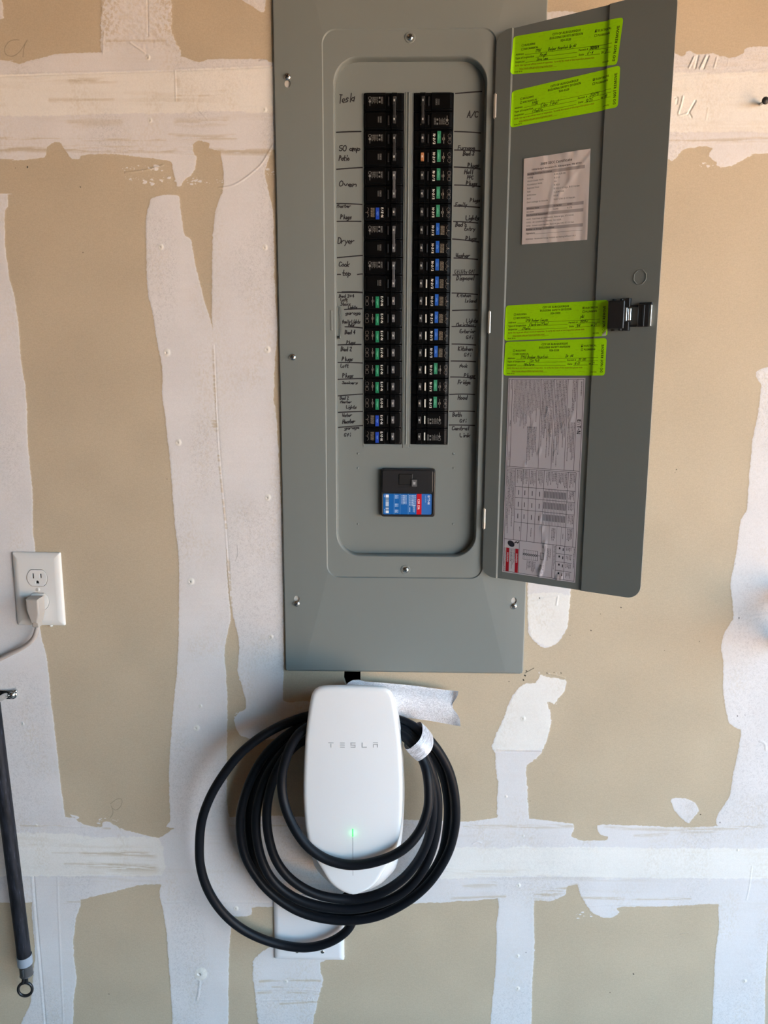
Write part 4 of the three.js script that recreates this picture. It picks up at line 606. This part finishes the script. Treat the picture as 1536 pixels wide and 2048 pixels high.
{                                                                           // main breaker
  const [x0, x1, y0, y1] = MB, t = thing('main_breaker', 'large black main breaker with a blue and red label in the lower panel', 'main breaker', [(x0 + x1) / 2, y0, -70]);
  const S = rr(x0 + 0.5, x1 - 0.5, y0 + 0.5, y1 - 0.5, 4.5);
  const frame = rr(x0 + 0.5, x1 - 0.5, y0 + 0.5, y1 - 0.5, 4.5); frame.holes.push(rr(x0 + 3.6, x1 - 5, y0 + 4, y0 + 37.5, 2.5, new THREE.Path()));
  part('casing', [ext(S, -70, -2.4, 0.8), ext(frame, -3, -0.6, 1), ext(rr(x0 + 2.5, x1 - 4, y0 + 39.5, y1 - 2.5, 3), -1, 1, 1.2), ext(rr(x0 + 27, x0 + 55, y0 + 47.5, y0 + 49, 0.7), 0.6, 1.8, 0.4), box(x1 - 3.6, x1 - 2, y0 + 6, y1 - 6, -1.5, 0.4, 0.6)], blackSatin, t);
  const hx = W(823, 956, 4)[0], hy = W(829, 966, 4)[1]; part('toggle', [box(hx, hx + 9, hy - 6, hy + 6, 0, 5, 1.4), box(hx - 20, hx + 2, hy - 3.5, hy + 14, 0, 2.6, 1.2)], handleTex('', '#0d0d0e', '#0d0d0e'), t);
  const plate = uvBox(clean(box(hx + 0.5, hx + 8.5, hy - 5.4, hy + 5.4, 4.9, 5.3, 0.1)), hx + 0.5, hx + 8.5, hy - 5.4, hy + 5.4); part('rating_plate', plate, handleTex('200', '#5b5b5c', '#d8d8d8'), t);
  const Lw = 78, Lh = 33.6, s = 12, c = canvasOf(Lw * s, Lh * s), k = c.getContext('2d');
  k.fillStyle = '#0b63b0'; k.fillRect(0, 0, Lw * s, Lh * s); k.fillStyle = '#2f6fbe'; k.fillRect(61 * s, 0, 17 * s, Lh * s); k.fillStyle = '#cf0a1f'; k.fillRect(53.6 * s, 0, 8 * s, Lh * s);
  const down = (tx, x, y, z, col = '#e9f0fa', b = 'bold ') => { k.save(); k.translate(x * s, y * s); k.rotate(Math.PI / 2); k.font = b + z * s + 'px sans-serif'; k.fillStyle = col; k.fillText(tx, 0, 0); k.restore(); };
  down('E', 71.4, 2.4, 4.6, '#fff'); down('T', 71.4, 8.8, 4.6, '#fff'); down('N', 71.4, 13.6, 4.6, '#fff'); k.fillStyle = '#fff'; k.fillRect(72.4 * s, 12 * s, 1.2 * s, 1.2 * s); k.fillRect(71.6 * s, 5.8 * s, 3.2 * s, 0.7 * s); k.fillRect(73.6 * s, 7.6 * s, 1.2 * s, 0.8 * s);
  down('Cutler-Hammer', 67.4, 2.4, 1.7, '#cfdcf2', ''); down('CSR 25k', 55.4, 8.4, 4.6, '#fbe9ea');
  const bars = (x, y, w, n, l) => { k.fillStyle = '#bcd2ee'; for (let i = 0; i < n; i++) { let q = y; while (q < y + l) { const d = 0.8 + rnd() * 2.4; k.fillRect((x + i * w) * s, q * s, w * 0.55 * s, Math.min(d, y + l - q) * s); q += d + 0.5; } } };
  bars(42, 2, 2.2, 5, 18); bars(42.2, 22, 2.2, 1, 8); bars(48, 18, 2, 2, 12); bars(29.6, 2, 2.2, 4, 15); bars(19, 2, 2, 3, 6); bars(19, 16, 2, 3, 5); bars(19, 26, 2, 3, 5); bars(1.6, 2, 1.4, 1, 4); bars(1.6, 25, 1.4, 1, 6);
  k.fillStyle = '#7fabdd'; for (const x of [17.4, 27, 40]) k.fillRect(x * s, 0, 0.5 * s, Lh * s); k.fillStyle = '#eef2f8'; k.fillRect(4 * s, 1.6 * s, 5 * s, 4.4 * s); k.fillRect(4 * s, 27.4 * s, 5 * s, 4.4 * s); for (let y = 6; y < 27; y += 0.9) { k.fillStyle = rnd() < 0.6 ? '#c6cfdc' : '#5f7f9f'; k.fillRect(4 * s, y * s, 5 * s, 0.8 * s); }
  const a = x0 + 3.9, b = y0 + 4.1; part('print_label', uvBox(clean(ext(rr(a, a + 77, b, b + 33.2, 2.3), -2.5, -2.1)), a, a + 77, b, b + 33.2), mat({ map: ctex(c), roughness: 0.35 }), t, 'blue label with a red stripe');
}

// ---------- wall charger ----------
const gloss = mat({ color: lin(0.83, 0.84, 0.85), roughness: 0.16, clearcoat: 0.7, clearcoatRoughness: 0.04 });
const shellWhite = mat({ color: lin(0.78, 0.79, 0.8), roughness: 0.3 });
const CXC = -75.6, charger = thing('wall_charger', 'glossy white vehicle wall charger with grey lettering and a green status light', 'wall charger', [CXC, 741, 0]);
const ZF0 = 110;
function outline(px, z, n = 120) {                                       // left half traced from the photo, mirrored, evenly spaced; starts at the top centre, runs down the left side
  const half = px.map(([x, y]) => W(x, y, z)); half[0][0] = half[half.length - 1][0] = CXC;
  const pts = [...half, ...half.slice(1, -1).reverse().map(([x, y]) => [2 * CXC - x, y])];
  const c = new THREE.CatmullRomCurve3(pts.map(([x, y]) => new THREE.Vector3(x, y, 0)), true, 'centripetal');
  return c.getSpacedPoints(n).slice(0, n).map((p) => [p.x, p.y]);
}
const frontPx = P2('706,1371.4 670,1371.8 646,1373 634,1376.5 626,1384 622,1394 616,1428 610,1478 607,1533 605.8,1584 608,1631 612,1665 621,1700 631,1720 643,1738 659,1763 679,1779 703,1788.5');
const shellPx = P2('706,1376 670,1376.3 648,1377.5 637,1381 630,1388 626,1397 620,1430 614,1480 611,1533 610,1584 612,1631 615,1668 620,1700 625,1724 629,1737 641,1752 666,1774 703,1784');
const Fo = outline(frontPx, 106), So = outline(shellPx, 60);
function inset(P, d) { const n = P.length; return P.map((p, i) => { const a = P[(i + n - 1) % n], b = P[(i + 1) % n], tx = b[0] - a[0], ty = b[1] - a[1], l = Math.hypot(tx, ty) || 1; return [p[0] - ty / l * d, p[1] + tx / l * d]; }); }
function rings(list, cap) {                                               // skin through closed rings of equal count; cap closes the last one towards its middle
  const n = list[0].length, pos = [], idx = [];
  for (const r of list) for (const p of r) pos.push(...p);
  for (let k = 0; k + 1 < list.length; k++) for (let i = 0; i < n; i++) { const a = k * n + i, b = k * n + (i + 1) % n; idx.push(a, b, a + n, b, b + n, a + n); }
  if (cap) { const k = (list.length - 1) * n, c = list[list.length - 1].reduce((s, p) => s.map((v, q) => v + p[q] / n), [0, 0, 0]); pos.push(...c); for (let i = 0; i < n; i++) idx.push(k + i, k + (i + 1) % n, pos.length / 3 - 1); }
  const g = new THREE.BufferGeometry(); g.setIndex(idx); g.setAttribute('position', new THREE.Float32BufferAttribute(pos, 3)); g.computeVertexNormals(); return g;
}
{
  const sgn = (() => { let a = 0; Fo.forEach((p, i) => { const q = Fo[(i + 1) % Fo.length]; a += p[0] * q[1] - q[0] * p[1]; }); return Math.sign(a); })();   // +1: counter-clockwise
  const zf = (x, y, edge) => ZF0 - 3.2 * ((x - CXC) / 76) ** 2 - edge;
  const L = [];
  for (const [d, e] of [[0.8, 9], [0, 7.2], [0, 5.4], [0.35, 3.6], [1.1, 2.1], [2.4, 1], [4.4, 0.3], [7, 0]]) L.push(inset(Fo, sgn * d).map(([x, y]) => [x, y, zf(x, y, e)]));
  const last = inset(Fo, sgn * 7);
  const mid = 930;
  for (const f of [0.8, 0.55, 0.28]) L.push(last.map(([x, y]) => { const X = CXC + (x - CXC) * f, Y = mid + (y - mid) * (1 - (1 - f) * 0.85); return [X, Y, zf(X, Y, 0)]; }));
  // close the middle with a strip joining left and right
  L.push(last.map(([x, y]) => [CXC + (x - CXC) * 0.02, mid + (y - mid) * 0.17, zf(CXC, y, 0)]));
  const face = rings(L, true);
  { const q = face.attributes.position, nn = face.attributes.normal, v = new THREE.Vector3(); for (let i = 7 * Fo.length; i < q.count; i++) { v.set(6.4 * (q.getX(i) - CXC) / 76 ** 2, 0, 1).normalize(); nn.setXYZ(i, v.x, v.y, v.z); } }   // exact normals of the gently curved plate
  part('faceplate', face, gloss, charger, 'glossy white front plate');
  const S2 = inset(So, sgn * 1.2), S3 = inset(So, sgn * 5), Fi = inset(Fo, sgn * 1.4);
  // the plate overhangs: the housing behind it is lower at the top, the nearer the wall
  const low = (P, z) => { const lim = W(706, 1377, z)[1], top = Math.max(...P.map((p) => p[1])); return P.map(([x, y]) => [x, y > 960 ? 960 + (y - 960) * (lim - 960) / (top - 960) : y, z]); };
  const Zs = [[low(S3, 0).map(([x, y]) => [CXC + (x - CXC) * 0.96, y < 900 ? y + 22 : y, 0])], [low(S3, 22).map(([x, y]) => [x, y < 900 ? y + 8 : y, 22])], [low(So, 55)], [So.map(([x, y], i) => [x * 0.6 + Fi[i][0] * 0.4, y * 0.6 + Fi[i][1] * 0.4, 78])], [Fi.map(([x, y]) => [x, y, ZF0 - 7 - 3.2 * ((x - CXC) / 76) ** 2])]].map((q) => q[0]);
  part('housing', rings(Zs, false), shellWhite, charger);
  // lettering: thin strokes lying on the plate
  const at = (px, py) => { const [x, y] = W(px, py, ZF0); return [x, y]; };
  const bar = (x0, y0, x1, y1) => { const a = at(x0, y0), b = at(x1, y1), z = zf((a[0] + b[0]) / 2, 0, 0); return box(Math.min(a[0], b[0]), Math.max(a[0], b[0]), Math.min(a[1], b[1]), Math.max(a[1], b[1]), z - 0.05, z + 0.3); };
  const w = 1.5, y0 = 1485.2, y1 = 1495.2;
  part('lettering', [bar(656.5, y0, 667, y0 + w), bar(661, y0 + 2.6, 662.6, y1),
    bar(680.2, y0, 689.4, y0 + w), bar(680.2, 1489.5, 689.4, 1489.5 + w), bar(680.2, y1 - w, 689.4, y1),
    bar(701.4, y0, 711, y0 + w), bar(701.4, y0, 702.9, 1491), bar(701.4, 1489.5, 711, 1489.5 + w), bar(709.5, 1489.5, 711, y1), bar(701.4, y1 - w, 711, y1),
    bar(723.8, y0, 725.4, y1), bar(723.8, y1 - w, 733.6, y1),
    bar(746, y0, 755.8, y0 + w), bar(746, y0 + 3.4, 755.8, y0 + 3.4 + w), bar(746, y0 + 3.4, 747.5, y1), bar(754.3, y0 + 3.4, 755.8, y1)], mat({ color: lin(0.4, 0.41, 0.42), roughness: 0.4, metalness: 0.1 }), charger, 'grey brand lettering');
  const [gx, gy0] = at(705.6, 1657.5), gy1 = at(705.6, 1673.5)[1], ly1 = at(706, 1751)[1];
  part('status_light', box(gx - 0.9, gx + 0.9, gy1, gy0, zf(gx, 0, 0) - 0.1, zf(gx, 0, 0) + 0.35, 0.2), mat({ color: lin(0.05, 0.5, 0.1), emissive: lin(0.06, 1, 0.16), emissiveIntensity: 1.0, roughness: 0.4 }), charger, 'green status light');
  part('indicator_line', box(gx - 0.4, gx + 0.4, ly1, gy1 - 1, zf(gx, 0, 0) - 0.1, zf(gx, 0, 0) + 0.22), mat({ color: lin(0.4, 0.41, 0.42), roughness: 0.4 }), charger);
  const glow = new THREE.PointLight(new THREE.Color().setRGB(0.1, 1, 0.25), 0.00012); glow.position.set(gx / 1000, (gy0 + gy1) / 2000, (ZF0 + 5) / 1000); glow.castShadow = true; glow.shadow.radius = 0.1; scene.add(glow);
}

// ---------- charging cable, coiled round the charger ----------
const rubber = mat({ color: lin(0.0065, 0.0075, 0.0105), roughness: 0.45, specularIntensity: 0.34 });
{
  const cable = thing('charging_cable', 'thick black charging cable coiled in loops around the white wall charger', 'cable', [-110, 575, 30]);
  const loop = (s) => s.trim().split(/\s+/).map((q) => { const [x, y, z] = q.split(',').map(Number), [a, b] = W(x, y, z); return [a, b, z]; });
  const A = loop('720,1425,30 660,1424,28 620,1431,30 590,1440,36 560,1452,46 520,1475,56 480,1508,62 447,1549,64 420,1595,64 404,1640,64 399,1685,62 401,1732,58 416,1780,52 444,1823,44 480,1855,36 522,1877,30 570,1891,24 615,1895,23 655,1886,22 684,1870,21 700,1853,20 706,1836,18 702,1815,17 690,1790,18');
  const B = loop('720,1428,26 660,1436,28 612,1448,34 585,1463,38 560,1481,40 530,1511,40 508,1546,40 490,1590,39 480,1640,38 483,1684,37 492,1716,36 509,1747,35 530,1774,34 557,1798,33 592,1820,33 632,1834,33 686,1841,33 735,1837,33 772,1826,33 822,1798,34 858,1766,35 886,1726,36 901,1693,37 910,1655,38 912,1624,39 908,1580,40 898,1542,42 880,1507,46 860,1481,50 838,1461,48 818,1448,42 790,1438,34 740,1430,28');
  const C = loop('730,1440,44 660,1448,42 614,1464,46 590,1482,50 560,1512,54 538,1545,55 520,1590,55 512,1640,54 516,1690,53 527,1728,52 543,1757,51 566,1780,50 600,1800,49 650,1814,48 703,1818,48 760,1807,48 805,1785,49 838,1752,50 860,1710,51 872,1665,52 876,1620,53 874,1585,54 866,1552,56 855,1522,58 842,1497,60 826,1475,56 808,1460,50 780,1450,44');
  const F = loop('730,1452,64 660,1466,62 605,1482,64 582,1500,66 560,1530,66 544,1567,66 535,1607,64 533.5,1640,64 539,1682,62 552,1720,60 575,1752,58 610,1778,56 650,1793,52 703,1798,46 755,1788,50 800,1762,56 832,1727,60 852,1690,62 863,1650,64 866,1610,66 862,1570,68 854,1537,70 843,1510,72 830,1488,68 812,1470,60 780,1460,52');
  const Eo = loop('720,1434,22 650,1440,22 600,1462,24 565,1488,26 536,1522,26 512,1562,25 501,1600,24 497,1640,23 501,1685,22 515,1735,21 542,1775,20 590,1806,19 650,1824,18 703,1828,18 760,1818,18 815,1791,18 858,1753,18 884,1707,19 894,1655,20 896,1615,22 891,1572,24 880,1536,28 862,1504,34 843,1480,36 822,1460,32 790,1448,26');
  const D = loop('720,1450,78 660,1448,84 622,1452,88 600,1466,92 584,1488,94 572,1517,96 565,1545,98 563.5,1570,100 567,1600,104 577,1632,110 594,1665,117 617,1694,121 648,1716,122 680,1727,122 706,1730,122 745,1725,122 790,1709,121 820,1687,117 842,1657,110 855.5,1618,102 857.5,1584,95 854.5,1551,88 848,1526,80 838,1506,76 825,1488,73 806,1472,68 780,1462,60');
  part('cable', [A, B, C, F, Eo, D].map((p) => tube(p, 7.5, 260, 18)), rubber, cable);
  // the wrap that ties the bundle together
  const [mx, my] = W(838, 1497, 82), ax = Math.atan2(-180, 162);              // the wrap's middle, and the direction of the bundle there
  const foilTex = pixTex(128, 128, (x, y) => { const v = 0.82 + (vn(x * 0.9, y * 0.9) - 0.5) * 0.3 + (vn(x * 0.2, y * 0.2) - 0.5) * 0.22; return [v, v, v * 1.03]; });
  const wrap = quads((u, v) => { const a = u * Math.PI * 2, bulge = 1 + 0.05 * Math.sin(v * Math.PI), r = 19.5 * bulge, q = 35 * bulge, x = (v - 0.5) * 26, sg = (t) => Math.sign(t) * Math.abs(t) ** 0.75, o = r * sg(Math.cos(a)), z = q * sg(Math.sin(a)); return [mx + x * Math.cos(ax) - o * Math.sin(ax), my + x * Math.sin(ax) + o * Math.cos(ax), 57 + z]; }, 48, 8);
  part('wrap', wrap, mat({ map: foilTex, roughness: 0.4, metalness: 0.1, side: THREE.DoubleSide }), cable, 'silvery white foam wrap');
}
// ---------- loose strip of packing foam behind the charger ----------
{
  const t = thing('foam_strip', 'silvery white packing foam strip sticking out behind the charger top', 'foam strip', [30, 1000, 20]);
  const top = P2('690,1372 697,1365 706,1360 718,1359.5 730,1363 760,1365 790,1367.5 830,1371.5 870,1377 900,1381 917,1382'), bot = P2('700,1398 706,1400 716,1404 730,1412 745,1418 765,1424 798,1433 830,1437.5 862,1442 892,1447.5 921,1453');
  const pick = (a, u) => { const k = Math.min(a.length - 1.001, u * (a.length - 1)), i = Math.floor(k), f = k - i; return [0, 1].map((q) => a[i][q] + (a[i + 1][q] - a[i][q]) * f); };
  const foam = pixTex(256, 256, (x, y) => { const v = 0.92 + (vn(x * 0.8, y * 0.8) - 0.5) * 0.2 + (vn(x * 0.25, y * 0.25) - 0.5) * 0.14; return [v * 0.98, v * 0.98, v]; });
  const fb = pixTex(256, 256, (x, y) => vn(x * 0.55, y * 0.55) * 0.7 + vn(x * 1.1 + 9, y * 1.1) * 0.3, false);
  const skin = (dz) => quads((u, v) => {
    const a = pick(bot, u), b = pick(top, u), notch = u > 0.94 ? (u - 0.94) / 0.06 : 0, px = a[0] + (b[0] - a[0]) * v - notch * 9 * Math.exp(-(((v - 0.58) / 0.22) ** 2)) * 1.6, py = a[1] + (b[1] - a[1]) * v;
    const z = 14 + 11 * Math.sin(Math.PI * Math.min(1, v * 1.05)) + (u < 0.3 ? (0.3 - u) * 30 : 0) + 1.6 * vn(u * 9, v * 3) + notch * 7 * Math.abs(v - 0.5) * 2 + dz, [x, y] = W(px, py, z);
    return [x, y, z];
  }, 90, 26, (u, v) => [u * 2.4, v * 0.9]);
  part('foam_sheet', [skin(0), skin(1.8)], mat({ map: foam, bumpMap: fb, bumpScale: 0.0006, roughness: 0.55, transmission: 0.12, thickness: 0, side: THREE.DoubleSide, specularIntensity: 0.8 }), t);
}
// ---------- power outlet with a plug ----------
const plateWhite = mat({ color: lin(0.74, 0.73, 0.71), roughness: 0.3 });
function pillow(x0, x1, y0, y1, z0, z1, slope, r = 2.5, holes = []) {         // cover plate whose edges slope back
  const L = []; const rect = (d, z) => rr(x0 + d, x1 - d, y0 + d, y1 - d, Math.max(0.4, r - d * 0.2)).getPoints(5).slice(0, -1).map((p) => [p.x, p.y, z]);
  const h = z1 - z0; for (const [d, z] of [[0, 0], [0, 0.3], [0.5, 0.5], [slope * 0.3, 0.72], [slope * 0.65, 0.91], [slope, 0.99], [slope + 1.5, 1]]) L.push(rect(d, z0 + h * z));
  const s = rr(x0 + slope + 1.5, x1 - slope - 1.5, y0 + slope + 1.5, y1 - slope - 1.5, Math.max(0.4, r - slope * 0.2)); s.holes = holes;
  return [rings(L, false), new THREE.ShapeGeometry(s, 12).translate(0, 0, z1)];
}
{
  const X0 = -634.6, X1 = -555, Y0 = 1144.4, Y1 = 1267.4, cx = (X0 + X1) / 2 + 0.6, cy = (Y0 + Y1) / 2;
  const t = thing('wall_outlet', 'white duplex wall outlet with a plug in its lower socket', 'outlet', [cx, Y0, 0]);
  const recep = (y, d = 0) => { const r = 17.2 - d, hh = 14.4 - d, a = Math.asin(hh / r), s = new THREE.Path(); s.absarc(cx, y, r, -a, a); s.absarc(cx, y, r, Math.PI - a, Math.PI + a); s.closePath(); return s; };
  part('cover_plate', pillow(X0, X1, Y0, Y1, 0, 6.2, 9, 2, [recep(cy + 19.5), recep(cy - 19.5)]), plateWhite, t);
  for (const y of [cy + 19.5, cy - 19.5]) {
    const s = new THREE.Shape(recep(y, 0.7).getPoints(14)); const slot = (x0, x1, y0, y1) => new THREE.Path([[x0, y0], [x1, y0], [x1, y1], [x0, y1]].map((p) => new THREE.Vector2(...p)));
    s.holes.push(slot(cx - 7.6, cx - 5.1, y - 0.6, y + 7.8), slot(cx + 5.1, cx + 7.4, y, y + 7.2)); const g = new THREE.Path(); g.absarc(cx, y - 6.6, 2.5, 0, Math.PI); g.lineTo(cx - 2.5, y - 9); g.lineTo(cx + 2.5, y - 9); g.closePath(); s.holes.push(g);
    const r = part('receptacle', ext(s, 0.5, 7, 0.5, 2, 10), plateWhite, t);
    part('slot', box(cx - 8.6, cx + 8.6, y - 10, y + 9, 0.6, 4.6), black, r);
  }
  { const [a, b] = screwGeo(3.4, 1.2, cx, cy, 6.1, 'slot', 1.5), s = part('screw', a, plateWhite, t); part('screw_slot', b, mat({ color: lin(0.25, 0.24, 0.23), roughness: 0.6 }), s); }
  const [sx, sy] = W(102, 1252, 3); part('wall_screw', new THREE.SphereGeometry(2.6, 14, 10).scale(1, 0.7, 0.9).translate(sx, sy, 2), mat({ color: lin(0.8, 0.79, 0.76), roughness: 0.3 }), t);
  const cord = thing('power_cord', 'beige grey power cord with a blocky plug hanging from the outlet', 'power cord', [cx - 3, Y0 - 60, 6]);
  const PZ = 30, pl = W(50.6, 1204, PZ), pr = W(75.5, 1200, PZ), bt = W(64, 1245, PZ), cxp = (pl[0] + pr[0]) / 2, hw = (pr[0] - pl[0]) / 2;
  const beige = mat({ color: lin(0.44, 0.4, 0.36), roughness: 0.5 }), top = pr[1] + 1, bottom = bt[1] - 2;
  const sh = poly([[cxp - hw, top], [cxp + hw, top], [cxp + hw, bottom + 14], [cxp + hw * 0.62, bottom], [cxp - hw * 0.42, bottom], [cxp - hw, bottom + 22]]);
  part('plug', [ext(sh, 7, PZ, 2.6, 3), box(cxp - hw * 0.5, cxp + hw * 0.62, bottom - 8.5, bottom + 2, 11, 25, 2.5)], beige, cord);
  const C = [[cxp + 1.4, bottom - 4, 18]]; for (const [x, y, z] of [[73, 1262, 17], [68, 1275, 15], [58, 1286, 12], [42, 1297, 9], [18, 1309, 7], [-4, 1320, 6], [-60, 1352, 6], [-120, 1410, 6]]) { const [a, b] = W(x, y, z); C.push([a, b, z]); }
  part('flex', tube(C, 3.8, 120, 14), mat({ color: lin(0.5, 0.44, 0.4), roughness: 0.5 }), cord);
}
// ---------- blank cover plate under the coil ----------
{
  const X0 = -222.5, X1 = -99, Y0 = 533.5, Y1 = 659, t = thing('blank_cover_plate', 'white blank double cover plate on the wall under the cable coil', 'cover plate', [(X0 + X1) / 2, Y0, 0]);
  part('plate', pillow(X0, X1, Y0, Y1, 0, 6, 8, 2), mat({ color: lin(0.8, 0.8, 0.82), roughness: 0.25 }), t);
  for (const [px, py] of [[594, 1903], [645, 1904]]) { const [x, y] = W(px, py, 6); screwPart(3.2, 1.3, x, y, 5.9, 'slot', 0.4, t); screwPart(3.2, 1.3, x, y + 84, 5.9, 'slot', 0.9, t); }
}
// ---------- black sleeved cable at the left edge, its clamp and eye ----------
{
  const t = thing('sleeved_cable', 'black sleeved steel cable with grey crimp band and wire eye at left edge', 'cable', [-676, 460, 24]);
  const Zc = 26, q = (x, y, z = Zc) => { const [a, b] = W(x, y, z); return [a, b, z]; };
  const a = q(-14, 1412), b = q(48, 1908), dir = [b[0] - a[0], b[1] - a[1]], L = Math.hypot(...dir), ux = dir[0] / L, uy = dir[1] / L;
  const along = (d, z = Zc) => [b[0] + ux * d, b[1] + uy * d, z];
  const sleeve = pixTex(128, 256, (x, y) => { const v = 0.12 + (vn(x * 0.3, y * 0.08) - 0.5) * 0.08 + Math.max(0, vn(x * 0.7, y * 0.5) - 0.82) * 0.9; return [v, v * 1.05, v * 1.25]; });
  part('sleeve', tube([along(-L - 200), along(-L / 2), along(2)], 11.6, 60, 22), mat({ map: sleeve, roughness: 0.5, specularIntensity: 0.45 }), t);
  part('crimp_band', tube([along(2), along(10), along(19)], 12.6, 4, 26), mat({ color: lin(0.42, 0.47, 0.55), roughness: 0.3, metalness: 0.4 }), t, 'grey crimp band');
  part('ferrule', [tube([along(18), along(30), along(41)], 11, 6, 22), new THREE.TorusGeometry(10.6, 1, 8, 24).rotateX(Math.PI / 2).translate(...along(40)), box(b[0] + ux * 30 - 2, b[0] + ux * 30 + 2, b[1] + uy * 36, b[1] + uy * 22, Zc + 8, Zc + 13, 1.2)], mat({ color: lin(0.14, 0.14, 0.145), roughness: 0.35, metalness: 0.7 }), t);
  const e = q(50.5, 1978.5), eye = new THREE.TorusGeometry(11.8, 2.5, 12, 48).scale(1, 1.12, 1).rotateY(0.15).translate(e[0], e[1], Zc);
  part('wire_eye', [eye, tube([[e[0] - 3, e[1] + 12, Zc + 1], along(30)], 3, 4, 8), tube([[e[0] + 3, e[1] + 12, Zc - 1], along(30)], 3, 4, 8)], mat({ color: lin(0.03, 0.03, 0.032), roughness: 0.35, metalness: 0.5 }), t);
  const k = q(14, 1398, 20), s = thing('clamp', 'small chrome wall clamp with a screw at the left edge', 'clamp', [k[0], k[1] - 8, 0]);
  part('bracket', [ext(rr(k[0] - 50, k[0] + 8, k[1] - 8, k[1] + 8, 7.8), 0, 4, 1.6, 3), tube([[k[0] - 50, k[1], 3], [k[0] - 36, k[1], 34], [k[0] - 20, k[1], 38], [k[0] - 9, k[1], 5]], 5, 40, 12), new THREE.SphereGeometry(3.4, 16, 12).translate(k[0] + 7, k[1] + 7, 4)], steel, s);
  screwPart(5.6, 4.5, k[0], k[1], 3.8, 'cross', 0.4, s);
}
// ---------- nail at the right, and the hook rail just outside the frame whose shade falls on the edge ----------
{
  const [x, y] = W(1530, 202, 14);
  const t = thing('wall_screw', 'small dark screw standing out of the wall at upper right edge', 'screw', [x, y, 0]);
  part('head', join(new THREE.LatheGeometry([[0.01, 18], [2.5, 17.6], [5, 16.6], [5.2, 15.6], [2.4, 14.4], [2.2, 14]].map((p) => new THREE.Vector2(...p)), 20).rotateX(Math.PI / 2)).translate(x, y, 0), mat({ color: lin(0.05, 0.045, 0.042), roughness: 0.5, metalness: 0.6 }), t);
  part('shank', cyl(2.1, 2.1, 18, 14).rotateX(Math.PI / 2).translate(x, y, 7), dullSteel, t);
}
{
  const x = 618, y = 1178, t = thing('wall_hook', 'grey steel storage hook on the wall beyond the right edge', 'hook', [x, y - 60, 0]), m = mat({ color: lin(0.2, 0.2, 0.2), roughness: 0.5 });
  part('back_plate', box(x - 22, x + 22, y - 60, y + 60, 0, 4, 1.5), m, t);
  part('arm', [tube([[x, y + 40, 3], [x, y + 42, 40], [x, y + 20, 75], [x, y - 10, 88], [x, y - 20, 120], [x, y + 20, 135]], 9, 60, 14), tube([[x, y - 45, 3], [x, y - 40, 40], [x, y - 14, 84]], 8, 30, 14)], m, t);
}
renderer.render(scene, camera);
